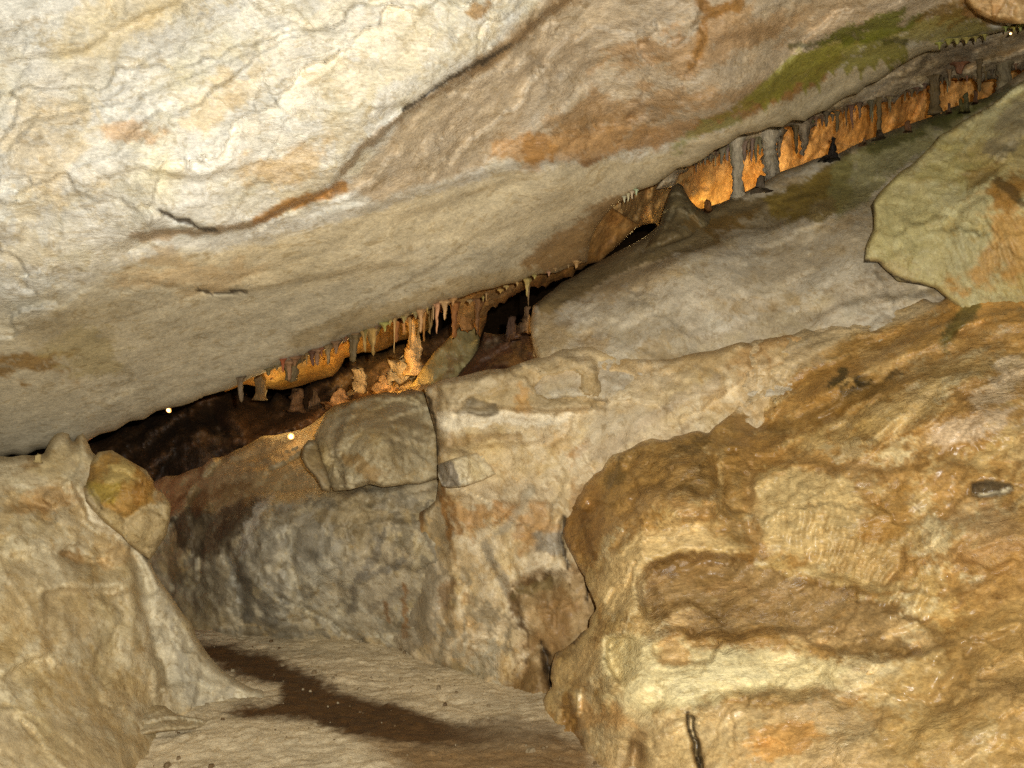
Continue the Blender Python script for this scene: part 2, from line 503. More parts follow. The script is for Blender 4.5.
def floor():
    xs = np.concatenate([np.linspace(-9, -3.2, 30), np.linspace(-3.1, 1.4, 300), np.linspace(1.5, 9, 40)])
    ys = np.concatenate([np.linspace(-6, 3.4, 40), np.linspace(3.5, 8.0, 300), np.linspace(8.1, 14, 30)])
    X, Y = np.meshgrid(xs, ys); p = np.stack([X.ravel(), Y.ravel(), 0 * X.ravel()], 1)
    P = np.stack([512 + p[:, 0] / np.maximum(p[:, 1], .5) * F, 384 + CZ / np.maximum(p[:, 1], .5) * F], 1)
    nz = 0.05 * fbm(p, 0.9, 3, seed=31) + 0.022 * fbm(p, 5.0, 4, 0.6, seed=32) + 0.006 * facets(p, 16, 3) + 0.006 * fbm(p, 30, 2, seed=34)
    # centre line of the dark brown track
    track = [(-1.9, 6.7), (-1.45, 6.25), (-0.95, 5.7), (-0.4, 5.2), (0.1, 4.85), (0.3, 4.3)]
    wp = p[:, :2] + 0.16 * np.stack([fbm(p, 2.5, 4, seed=35), fbm(p, 2.5, 4, seed=36)], 1) + 0.05 * np.stack([fbm(p, 12, 3, seed=37), fbm(p, 12, 3, seed=38)], 1)
    d, _, _, par = seg_dist(wp, track, False)
    wdt = 0.13 + 0.17 * np.sin(np.clip(par, 0, 1) * 3.0)
    z = nz.copy()
    col = np.tile(lin((216, 199, 164)), (len(p), 1)) * (1 + 0.5 * fbm(p, 2.0, 5, 0.6, seed=39) + 0.25 * fbm(p, 18, 3, seed=40))[:, None]
    vis = p[:, 1] > 2.0
    Pw = P + np.stack([fbm(p, 3.0, 4, 0.6, seed=43) * 26 + fbm(p, 22, 3, seed=45) * 9, fbm(p, 3.0, 4, 0.6, seed=44) * 7 + fbm(p, 22, 3, seed=46) * 4], 1)
    s1, _ = sdf(Pw, [(150, 640), (208, 645), (232, 647), (267, 655), (306, 670), (337, 690), (392, 701), (462, 716), (513, 716), (570, 722), (570, 745), (500, 744), (440, 745), (380, 742), (337, 734), (306, 722), (275, 719), (248, 722), (220, 713), (240, 706), (272, 703), (276, 690), (250, 680), (222, 672), (205, 655)])
    mk = sm(s1 + 4 * fbm(p, 34, 4, 0.75, seed=48), -5, 7) * vis * (1 - 0.45 * sm(P[:, 0], 430, 540))
    s2, _ = sdf(Pw, [(337, 730), (450, 735), (600, 730), (620, 900), (300, 900), (330, 800), (400, 770)])
    near_br = sm(s2, -16, 22) * vis * 0.85
    col = col * (1 - near_br[:, None]) + lin((128, 94, 48)) * (1 + 0.6 * fbm(p, 16, 4, 0.7, seed=47))[:, None] * near_br[:, None]
    col = col * (1 - mk[:, None]) + (lin((88, 62, 32)) * (1 + 0.5 * fbm(p, 20, 3, seed=42))[:, None]) * mk[:, None]  # dark brown track mixed into the floor colour
    nx = len(xs); g = np.arange(len(p)).reshape(len(ys), nx)
    q = np.stack([g[:-1, :-1], g[:-1, 1:], g[1:, 1:], g[1:, :-1]], -1).reshape(-1, 4)
    p[:, 2] = z
    o = link_mesh('cave_floor', p, q.tolist(), M_grit, col, origin=np.array([0, 5.0, 0]))
    tag(o, 'pale gritty cave floor with a dark brown track across it', 'cave floor', kind='structure')
floor()

# ------------------------------------------------------------------ great tilted ceiling
def rel_ceiling(p, P):
    # rough chipped upper part, smooth underside
    up = sdf(P, UPPER)[0]; k = sm(up, -25, 25)
    b = bed(p, 2.2)
    r = 0.10 * fbm(p, 0.9, 3, seed=51) + 0.012 * fbm(bed(p, 5), 5, 3, seed=52)
    w = b + 0.1 * np.stack([fbm(p, 5, 3, seed=56), fbm(p, 5, 3, seed=55), fbm(p, 5, 3, seed=54)], 1)
    rr = 0.05 * fbm(b, 3.0, 4, 0.6, seed=53) + 0.07 * facets(bed(w, 1.6), 1.5, 4) + 0.04 * facets(bed(w, 1.4), 3.4, 5) + 0.014 * facets(w, 9.0, 6) + 0.005 * facets(w, 24.0, 7)
    rr += 0.032 * shingle(bed(p, 2.6), 1.9, 58, wob=1.2)
    r += 0.002 * facets(w, 14.0, 8) + 0.02 * facets(bed(p, 4.0), 2.0, 9) + 0.006 * shingle(bed(p, 5.0), 4.0, 60)
    return r + rr * (0.12 + 0.88 * k)
UPPER = [(-400, -400), (1500, -400), (1300, -60), (960, 25), (860, 45), (800, 65), (700, 115), (620, 145), (500, 155), (380, 195), (300, 225), (190, 240), (110, 250), (30, 330), (-400, 420)]
ceil_poly = [(-420, -340), (1500, -340), (1500, -200), (1120, -30), (1024, 22), (995, 33), (950, 42), (908, 61), (858, 93), (805, 121), (760, 131),
             (740, 135), (715, 150), (690, 166), (668, 176), (640, 190), (618, 203), (606, 214), (596, 228), (590, 243), (587, 262), (572, 266), (540, 274), (505, 284),
             (470, 294), (430, 309), (400, 318), (370, 331), (340, 344), (300, 358), (270, 370), (240, 384), (205, 396), (170, 408), (130, 421), (100, 434), (62, 446), (0, 458), (-420, 560)]
ceil_ctrl = [(-420, -340, 2.6), (0, 0, 3.75), (300, 0, 3.8), (550, -10, 4.2), (600, -300, 3.4), (1200, -300, 4.2), (0, 230, 4.0), (150, 120, 3.9), (200, 215, 4.1), (360, 150, 4.1), (470, 60, 4.1),
             (600, 60, 4.75), (800, 0, 4.7), (700, 110, 4.9), (500, 140, 4.75), (400, 200, 4.6), (250, 255, 4.55), (0, 400, 4.95), (-350, 480, 5.0), (150, 330, 4.85), (200, 380, 5.5), (350, 330, 5.5), (400, 240, 4.9), (480, 280, 5.5),
             (560, 180, 5.0), (560, 250, 5.8), (680, 140, 5.3), (850, 85, 5.6), (1000, 30, 5.6), (900, 35, 5.2), (1024, 0, 5.0), (1400, -180, 5.2)]
crease = [(90, 262), (135, 240), (165, 232), (215, 233), (262, 222), (330, 190), (345, 170), (375, 140), (420, 105), (470, 72), (510, 45), (560, 5), (600, -40), (700, -150)]
green = (152, 142, 62)
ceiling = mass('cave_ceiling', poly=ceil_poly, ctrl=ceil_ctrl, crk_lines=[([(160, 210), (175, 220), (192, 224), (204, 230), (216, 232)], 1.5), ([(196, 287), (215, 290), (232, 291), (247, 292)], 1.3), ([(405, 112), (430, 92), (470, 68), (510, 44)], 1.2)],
    mat=M_slab, base=(200, 194, 178), minerals=[((222, 217, 204), 31, 4.0, 0.5, 0.04), ((194, 178, 142), 32, 3.0, 0.55, 0.06), ((176, 168, 150), 33, 6.0, 0.35, 0.10), ((156, 138, 104), 34, 11.0, 0.4, 0.15)], relief=rel_ceiling, step=2.3, roll=(9, 0.12), thick=1.6, seed=50, mott=0.10,
    rg=lambda p, P: 0.22 + 0.78 * sm(sdf(P, UPPER)[0], -15, 15) * np.clip(0.8 + 1.0 * fbm(p, 2.2, 3, seed=62), 0.3, 1.2),
    feats=[('step', crease[::-1], -0.13, 2.4, 60),
           ('step', [(300, 228), (380, 205), (470, 180), (520, 165), (600, 160), (690, 130), (760, 95), (850, 55), (960, 30), (1040, 0)], 0.07, 4, 50),
           ('step', [(120, 275), (180, 286), (240, 293), (300, 280), (360, 268), (430, 262)], 0.05, 2, 40),
           ('step', [(160, 212), (185, 226), (214, 232), (240, 226)], 0.05, 1.6, 26),
           ('step', [(480, 165), (500, 152), (520, 135), (590, 130), (650, 122)], -0.04, 2, 22),
           ('step', [(0, 60), (80, 52), (130, 20), (190, 0)], 0.06, 3, 30),
           ('step', [(90, 180), (140, 168), (200, 180), (260, 160)], 0.04, 3, 30),
           ('step', [(380, 225), (470, 195), (540, 170)], 0.04, 3, 22),
           ('step', [(700, 40), (760, 30), (830, 40), (900, 18)], 0.05, 3, 30),
           ('step', [(965, -5), (972, 14), (1000, 24), (1040, 26)], -0.12, 3, 40),
           ],
    stains=[
        ('poly', [(560, -20), (640, -20), (1100, -60), (1060, 20), (950, 28), (860, 42), (790, 80), (700, 125), (620, 150), (500, 160), (380, 200), (345, 190), (400, 125), (480, 60)], (176, 156, 126), 0.85, dict(soft=8, patch=0.15)),
        ('poly', [(-420, 560), (-420, 440), (0, 345), (130, 262), (260, 245), (360, 215), (520, 170), (640, 160), (720, 130), (800, 85), (960, 30), (1060, 25), (860, 110), (640, 200), (560, 300), (0, 480)], (190, 175, 142), 0.9, dict(soft=6, patch=0.1)),
        ('poly', [(0, 300), (120, 270), (200, 295), (360, 280), (560, 225), (620, 215), (590, 290), (0, 480), (-200, 480)], (172, 162, 138), 0.75, dict(soft=16, patch=0.1)),
        ('line', [(130, 240), (165, 236), (215, 232), (262, 222), (300, 205), (345, 186)], (150, 118, 66), 0.6, dict(w=5)),
        ('line', [(255, 222), (300, 203), (345, 188)], (160, 92, 36), 0.8, dict(w=7, patch=0.7)),
        ('line', [(345, 172), (375, 140), (420, 105), (470, 72), (510, 45), (560, 5), (590, -20)], (144, 118, 76), 0.55, dict(w=4, patch=0.8)),
        ('line', [(470, 72), (500, 50), (560, 8), (600, -20)], (150, 122, 72), 0.4, dict(w=9, patch=0.9)),
        ('blob', (130, 135, 30, 14, -10), (190, 150, 100), 0.6, {}), ('blob', (220, 100, 60, 25, -25), (196, 172, 126), 0.6, {}),
        ('blob', (40, 150, 60, 60, 0), (206, 184, 142), 0.6, {}), ('blob', (290, 165, 50, 22, -20), (196, 164, 112), 0.6, {}),
        ('blob', (120, 20, 80, 30, -20), (200, 182, 142), 0.6, {}), ('blob', (330, 50, 120, 50, -20), (216, 206, 184), 0.6, dict(patch=0.8)),
        ('blob', (60, 90, 60, 25, -20), (214, 204, 184), 0.5, dict(patch=0.8)), ('blob', (240, 140, 50, 14, -20), (214, 204, 184), 0.6, dict(patch=0.8)),
        ('blob', (480, 8, 14, 8, 0), (170, 130, 70), 0.8, {}),
        # rust on the second face
        ('blob', (700, 40, 130, 28, -12), (156, 112, 66), 0.6, dict(patch=0.95, tex='bed')),
        ('blob', (620, 110, 120, 22, -12), (152, 108, 60), 0.6, dict(patch=0.95, tex='bed')),
        ('line', [(700, 128), (745, 108), (790, 92), (820, 72), (835, 56)], (146, 84, 28), 0.9, dict(w=9, patch=0.4)),
        ('line', [(560, 130), (640, 118), (700, 100), (770, 88)], (150, 108, 60), 0.45, dict(w=9, patch=0.95)),
        ('line', [(700, 0), (712, 12), (740, 4)], (140, 80, 28), 0.9, dict(w=8, patch=0.4)), ('line', [(705, 20), (700, 45), (690, 62)], (150, 92, 40), 0.8, dict(w=6)),
        ('blob', (590, 145, 95, 15, -6), (176, 134, 84), 0.5, dict(patch=0.85, tex='vert')),
        ('poly', [(522, 136), (540, 132), (556, 148), (552, 162), (524, 158)], (140, 76, 30), 0.9, dict(soft=4, patch=0.6, tex='vert')),
        ('poly', [(494, 142), (520, 134), (600, 128), (670, 124), (720, 118), (700, 134), (640, 150), (580, 162), (520, 160), (495, 154)], (176, 128, 78), 0.6, dict(soft=4, patch=0.5, tex='vert')),
        ('blob', (590, 158, 18, 5, 0), (140, 72, 28), 0.8, {}),
        ('blob', (560, 60, 60, 22, -20), (160, 140, 112), 0.6, {}), ('blob', (830, 15, 60, 14, 0), (176, 152, 118), 0.5, {}),
        # green algae
        ('poly', [(700, 122), (745, 98), (782, 76), (800, 50), (850, 38), (910, 24), (970, 8), (1000, 30), (940, 42), (880, 40), (850, 46), (820, 66), (790, 92), (740, 112)], green, 0.75, dict(soft=6, patch=0.75)),
        ('poly', [(745, 100), (790, 56), (850, 40), (905, 42)] + [(908.0, 54.7), (904.0, 69.1), (900.0, 61.1), (896.0, 64.7), (890.7, 73.7), (885.3, 63.2), (880.0, 57.2), (875.3, 71.0), (870.7, 65.3), (866.0, 64.9), (861.3, 80.0), (856.7, 65.7), (852.0, 69.8), (847.3, 76.8), (842.7, 68.9), (838.0, 68.4), (833.3, 75.8), (828.7, 71.6), (824.0, 74.7), (819.3, 92.8), (814.7, 82.9), (810.0, 82.0), (805.3, 96.3), (800.7, 80.5), (796.0, 82.7), (791.3, 92.3), (786.7, 87.0), (782.0, 96.2), (778.0, 102.4), (774.0, 95.0), (770.0, 100.9), (765.3, 115.1), (760.7, 103.4)], (138, 132, 54), 0.9, dict(soft=1.6, patch=0.55, tex='vert', sharp=1)), ('line', [(790, 46), (840, 38), (905, 41)], (62, 64, 22), 0.7, dict(w=3, patch=0.6)),
        ('blob', (880, 26, 60, 12, -10), (104, 106, 30), 0.9, dict(patch=0.8)), ('blob', (700, 130, 40, 8, -25), (140, 142, 84), 0.7, {}),
        ('blob', (950, 18, 30, 10, 0), (130, 104, 30), 0.8, {}),
        ('line', [(962, -10), (970, 12), (1000, 22)], (120, 72, 20), 0.9, dict(w=7)),
        ('blob', (990, 8, 30, 12, 20), (190, 150, 100), 0.8, {}),
        # stains on the underside
        ('blob', (20, 368, 60, 16, 4), (128, 98, 44), 0.9, dict(patch=0.5, tex='bed')), ('blob', (75, 355, 50, 20, 4), (142, 126, 80), 0.6, {}),
        ('blob', (190, 270, 80, 16, 0), (178, 152, 112), 0.6, {}),
        ('line', [(300, 340), (360, 320), (430, 300), (540, 270), (590, 235)], (146, 122, 76), 0.5, dict(w=14, patch=0.5)),
        ('poly', [(520, 265), (560, 225), (600, 205), (640, 188), (600, 240), (586, 275)], (134, 104, 62), 0.85, dict(soft=10, patch=0.3)),
        ('blob', (90, 320, 70, 26, -10), (150, 134, 100), 0.5, dict(patch=1.0, tex='bed')),
    ])
tag(ceiling, 'huge pale tilted ceiling slab sloping down over the passage', 'cave ceiling', kind='structure')

# ------------------------------------------------------------------ recess behind the ceiling lip
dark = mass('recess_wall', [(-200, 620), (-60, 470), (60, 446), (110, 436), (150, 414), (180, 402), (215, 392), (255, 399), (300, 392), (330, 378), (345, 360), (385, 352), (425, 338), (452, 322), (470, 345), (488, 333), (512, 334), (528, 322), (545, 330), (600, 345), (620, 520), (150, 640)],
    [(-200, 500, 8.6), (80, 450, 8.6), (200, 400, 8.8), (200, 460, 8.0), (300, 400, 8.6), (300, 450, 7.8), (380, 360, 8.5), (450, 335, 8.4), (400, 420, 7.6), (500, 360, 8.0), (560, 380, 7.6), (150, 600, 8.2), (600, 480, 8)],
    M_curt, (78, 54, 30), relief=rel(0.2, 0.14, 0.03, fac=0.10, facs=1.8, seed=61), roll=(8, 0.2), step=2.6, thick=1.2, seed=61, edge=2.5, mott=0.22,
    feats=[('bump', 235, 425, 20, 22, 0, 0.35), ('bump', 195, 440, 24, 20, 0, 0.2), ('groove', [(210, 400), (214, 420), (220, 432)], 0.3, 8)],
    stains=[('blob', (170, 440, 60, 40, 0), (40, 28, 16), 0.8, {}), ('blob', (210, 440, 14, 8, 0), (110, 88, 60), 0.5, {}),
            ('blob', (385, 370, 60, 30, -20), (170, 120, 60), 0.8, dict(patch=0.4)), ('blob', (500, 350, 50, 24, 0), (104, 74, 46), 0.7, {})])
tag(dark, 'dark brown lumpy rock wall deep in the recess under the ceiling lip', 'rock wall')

olive = mass('hanging_rock', [(215, 384), (250, 366), (300, 345), (350, 325), (420, 305), (432, 318), (428, 330), (412, 338), (388, 348), (362, 352), (345, 358), (340, 368), (333, 376), (318, 380), (300, 386), (282, 390), (262, 388), (245, 384), (225, 392)],
    [(230, 385, 7.4), (300, 345, 7.2), (300, 380, 7.9), (345, 330, 7.0), (345, 365, 7.8), (420, 320, 7.6), (400, 340, 8.0)], M_curt, (140, 112, 62),
    relief=rel(0.08, 0.08, 0.03, fac=0.07, seed=64), roll=(8, 0.2), step=2.2, thick=0.9, close=True, seed=64,
    feats=[('bump', 320, 352, 26, 20, -20, 0.25), ('groove', [(338, 335), (342, 350), (338, 370)], 0.15, 4)],
    stains=[('blob', (240, 385, 40, 12, -20), (160, 92, 40), 0.7, {}), ('blob', (340, 340, 14, 14, 0), (150, 70, 26), 0.6, {}), ('blob', (385, 335, 20, 14, 0), (120, 84, 40), 0.6, {})])
tag(olive, 'bulging olive brown rock hanging behind the lip with dark stubs below it', 'hanging rock')

def rel_fringe(seed, a=0.05, sp=34):
    def f(p, P):
        q = np.stack([p[:, 0] * sp / 6, p[:, 1] * sp / 9, p[:, 2] * 1.2], 1)
        return a * fbm(q, 1.6, 3, seed=seed) + 0.05 * fbm(p, 1.5, 3, seed=seed + 1) + 0.012 * fbm(p, 18, 2, seed=seed + 2)
    return f
def fringe_edge(pts, seed, dl=(3, 9), sp=(3, 6)):
    sp = (sp[0] * 0.6, sp[1] * 2.0)
    """bottom outline made of small drips"""
    rnd = random.Random(seed); out = []
    for i in range(len(pts) - 1):
        a, b = np.array(pts[i], float), np.array(pts[i + 1], float)
        L = np.linalg.norm(b - a); s = 0
        while s < L:
            c = a + (b - a) * s / L
            w = rnd.uniform(*sp); d = dl[0] * 0.3 + (dl[1] * 1.3 - dl[0] * 0.3) * rnd.random() ** 2
            out += [(c[0], c[1]), (c[0] + (b - a)[0] / L * w * 0.35, c[1] + d * 0.7), (c[0] + (b - a)[0] / L * w * 0.5, c[1] + d), (c[0] + (b - a)[0] / L * w * 0.65, c[1] + d * 0.7)]
            s += w
    return out
strip = mass('draped_curtain', [(600, 200), (640, 225), (600, 262)] + fringe_edge([(588, 264), (572, 276), (550, 283), (528, 288), (508, 299), (488, 308)], 3, (1, 5), (3, 6)) +
             [(486, 322), (480, 338), (474, 326), (468, 333), (460, 326), (455, 334), (452, 318)] + fringe_edge([(450, 304), (430, 308), (412, 318), (398, 322)], 4, (1, 6), (3, 6)) + [(380, 320), (470, 250)],
    [(600, 230, 6.4), (588, 260, 6.5), (520, 280, 6.5), (480, 310, 6.6), (460, 300, 6.5), (400, 315, 6.6), (500, 250, 5.9)], M_curt, (150, 108, 56),
    relief=rel_fringe(66, 0.07), roll=(5, 0.08), step=1.5, thick=0.5, close=False, seed=66, edge=0.3, smooth_seg=40,
    stains=[('blob', (465, 310, 24, 20, 0), (176, 132, 74), 0.7, dict(tex='vert')), ('blob', (540, 280, 50, 8, -20), (116, 66, 28), 0.6, dict(tex='vert')), ('blob', (500, 297, 20, 8, -20), (160, 130, 84), 0.7, {})])
tag(strip, 'brown fringed curtain of draped flowstone below the middle of the ceiling lip', 'flowstone curtain')

orange = mass('orange_flowstone_curtain', [(560, 230), (600, 170), (700, 60), (860, -20), (1150, -120), (1200, 60), (1024, 170), (900, 230), (760, 262), (714, 236)] +
              fringe_edge([(700, 205), (680, 208), (660, 216), (648, 230), (630, 236), (610, 246), (592, 258), (586, 262)][:1] + [(690, 222), (672, 216), (660, 222), (648, 224), (630, 231), (610, 240), (590, 256)], 5, (2, 6), (3, 5)),
    [(590, 255, 6.8), (620, 215, 6.6), (650, 230, 7.3), (700, 170, 7.6), (700, 210, 7.9), (800, 130, 8.2), (800, 190, 8.4), (900, 80, 8.4), (900, 150, 8.8), (1024, 60, 8.8), (1150, 0, 8.8), (760, 240, 8.2)], M_curt, (196, 152, 88),
    relief=lambda p, P: rel_fringe(70, 0.08, 26)(p, P) + 0.12 * facets(p, 1.6, 171) + 0.05 * facets(p, 4.0, 172), roll=(6, 0.12), step=1.8, thick=0.7, seed=70, edge=0.4, smooth_seg=60,
    feats=[('groove', [(610, 235), (650, 205), (690, 180)], 0.08, 4)],
    stains=[('blob', (640, 200, 30, 20, -40), (140, 106, 66), 0.6, {}), ('blob', (900, 100, 120, 16, -20), (150, 100, 60), 0.5, dict(tex='bed')), ('blob', (850, 175, 70, 20, -20), (170, 120, 66), 0.5, {})])
tag(orange, 'long curtain of flowstone glowing orange in lamplight behind the hanging stalactites', 'flowstone curtain')

roof = mass('grey_roof_ledge', [(655, 190), (672, 160), (740, 110), (860, 60), (1024, 0), (1200, -60), (1200, 20)] + fringe_edge([(1060, 62), (1024, 66), (1000, 78), (985, 80), (960, 76), (940, 82), (915, 90), (900, 96), (880, 104), (862, 104), (845, 108), (828, 116), (812, 122), (795, 126), (780, 134), (765, 142), (748, 150), (732, 148), (715, 156), (700, 162), (686, 172), (676, 182)][::1], 6, (1, 7), (4, 8)),
    [(680, 165, 6.6), (690, 175, 6.75), (760, 128, 6.7), (760, 150, 6.9), (850, 85, 6.65), (850, 110, 6.95), (950, 40, 6.4), (950, 85, 6.95), (1024, 30, 6.4), (1024, 70, 6.95), (1200, -20, 6.6)], M_curt, (190, 168, 132),
    relief=rel(0.06, 0.05, 0.02, fac=0.02, seed=73), roll=(5, 0.12), step=1.8, thick=0.7, seed=73, edge=0.4, smooth_seg=60,
    stains=[('blob', (950, 60, 60, 14, -20), (112, 92, 66), 0.6, dict(tex='bed')), ('blob', (1000, 85, 12, 16, 0), (128, 116, 84), 0.6, {})])
tag(roof, 'grey overhanging roof ledge with stalactites hanging in front of the orange wall', 'roof ledge')

# ------------------------------------------------------------------ right middle: grey slab, green block
slab = mass('grey_rock_slab', [(530, 400), (538, 362), (533, 345), (530, 326), (533, 306), (545, 296), (562, 282), (585, 269), (604, 259), (620, 250), (638, 241), (652, 231), (664, 220), (690, 213), (704, 208), (720, 203), (732, 198), (745, 192), (760, 184), (780, 172), (800, 165), (825, 156),
             (850, 147), (880, 135), (900, 127), (930, 117), (962, 104), (988, 97), (1005, 84), (1024, 71), (1100, 40), (1300, -20), (1300, 420), (900, 400), (700, 400)],
    [(535, 350, 5.75), (545, 300, 6.1), (600, 262, 6.5), (660, 222, 6.55), (760, 186, 6.55), (850, 148, 6.55), (950, 108, 6.6), (1100, 50, 6.6), (620, 320, 5.8), (720, 270, 5.85), (760, 225, 6.3), (850, 230, 5.8), (850, 180, 6.4), (930, 150, 6.3), (700, 350, 5.6), (800, 330, 5.5), (900, 290, 5.45), (1200, 200, 5.8), (650, 260, 6.1)],
    M_wall, (186, 171, 143), relief=rel(0.05, 0.02, 0.006, fac=0.03, bd=0.012, seed=76, facs=1.2, crk=0.0, shg=0.016, ang=0.28), roll=(7, 0.14), step=2.3, thick=0.9, seed=76, edge=1.3,
    feats=[('step', [(560, 345), (600, 322), (650, 312), (720, 300), (800, 305), (860, 318)], 0.03, 6, 30), ('bump', 600, 300, 40, 24, -20, 0.08), ('step', [(805, 322), (850, 304), (910, 296), (945, 290)], -0.05, 2, 18),
           ('step', [(620, 285), (690, 250), (760, 232), (800, 215), (860, 190)], -0.08, 3, 26), ('groove', [(600, 285), (650, 262), (700, 240)], 0.03, 5)],
    stains=[('poly', [(530, 300), (600, 255), (660, 215), (720, 205), (800, 185), (850, 150), (850, 175), (800, 215), (780, 225), (765, 232), (730, 234), (712, 246), (690, 250), (640, 262), (590, 290), (545, 318)], (118, 100, 66), 0.95, dict(soft=2, patch=0.2)),
            ('poly', [(696, 222), (730, 214), (760, 205), (750, 230), (735, 236), (715, 244)], (120, 92, 36), 0.8, dict(soft=5)),
            ('poly', [(765, 196), (845, 160), (850, 200), (820, 222), (800, 218), (785, 232), (775, 212)], (130, 108, 44), 0.8, dict(soft=5, tex='vert', patch=0.5)),
            ('poly', [(835, 162), (900, 132), (960, 108), (1000, 92), (960, 130), (905, 165), (870, 200), (835, 215), (828, 190)], (142, 134, 82), 0.8, dict(soft=6, patch=0.3)),
            ('line', [(870, 150), (930, 122), (970, 105), (1010, 90)], (84, 82, 30), 0.7, dict(w=9, patch=0.7, tex='vert')),
            ('blob', (950, 118, 26, 12, -30), (84, 84, 36), 0.7, {}), ('blob', (760, 270, 140, 40, -15), (188, 176, 152), 0.6, {}), ('blob', (640, 320, 70, 26, 0), (166, 154, 130), 0.5, {}), ('blob', (553, 330, 18, 30, 0), (160, 134, 88), 0.6, {}),
            ('blob', (760, 218, 20, 10, 0), (168, 152, 122), 0.7, {})])
tag(slab, 'broad grey tilted rock slab with a brown mossy upper rim, below the orange curtain', 'rock slab')

green_b = mass('mossy_rock_block', [(872, 204), (880, 192), (900, 172), (925, 152), (950, 130), (975, 114), (1000, 98), (1024, 80), (1100, 30), (1300, -40), (1300, 460), (1050, 400), (1000, 340), (960, 310), (945, 297), (935, 288), (918, 284), (898, 281), (888, 272), (878, 262), (864, 262), (866, 246), (874, 228)],
    [(872, 204, 5.35), (870, 260, 5.25), (940, 295, 5.15), (950, 200, 5.2), (950, 140, 5.45), (1024, 85, 5.4), (1024, 200, 4.95), (1024, 280, 4.9), (1000, 330, 5.0), (1300, 0, 5.4), (1300, 300, 4.7)],
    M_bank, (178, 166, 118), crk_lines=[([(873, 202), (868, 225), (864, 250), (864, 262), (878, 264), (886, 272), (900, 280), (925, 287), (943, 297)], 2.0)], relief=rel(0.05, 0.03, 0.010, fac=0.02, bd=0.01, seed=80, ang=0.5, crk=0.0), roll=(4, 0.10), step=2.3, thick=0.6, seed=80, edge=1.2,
    feats=[('step', [(1010, 100), (985, 170), (955, 230), (940, 290)], 0.05, 12, 40), ('flutes', 990, 255, 45, 60, 9, 0.012, -30)],
    stains=[('blob', (900, 220, 40, 50, 20), (174, 162, 108), 0.7, {}), ('blob', (960, 170, 40, 30, -40), (154, 140, 76), 0.6, {}), ('blob', (985, 180, 26, 16, -20), (122, 96, 30), 0.7, {}),
            ('blob', (1008, 244, 34, 56, 25), (184, 142, 72), 0.8, dict(patch=0.15)), ('blob', (1012, 200, 16, 30, 20), (150, 92, 26), 0.8, {}), ('blob', (1018, 120, 20, 50, 10), (136, 124, 96), 0.8, {}),
            ('line', [(1024, 205), (1010, 190), (1000, 180)], (70, 50, 14), 0.7, dict(w=6)), ('blob', (955, 285, 18, 14, 0), (184, 134, 60), 0.8, {}), ('blob', (890, 265, 26, 12, 0), (176, 156, 108), 0.6, {})])
tag(green_b, 'yellow green stained rock block with a dark cracked edge lying over the grey slab', 'rock block')

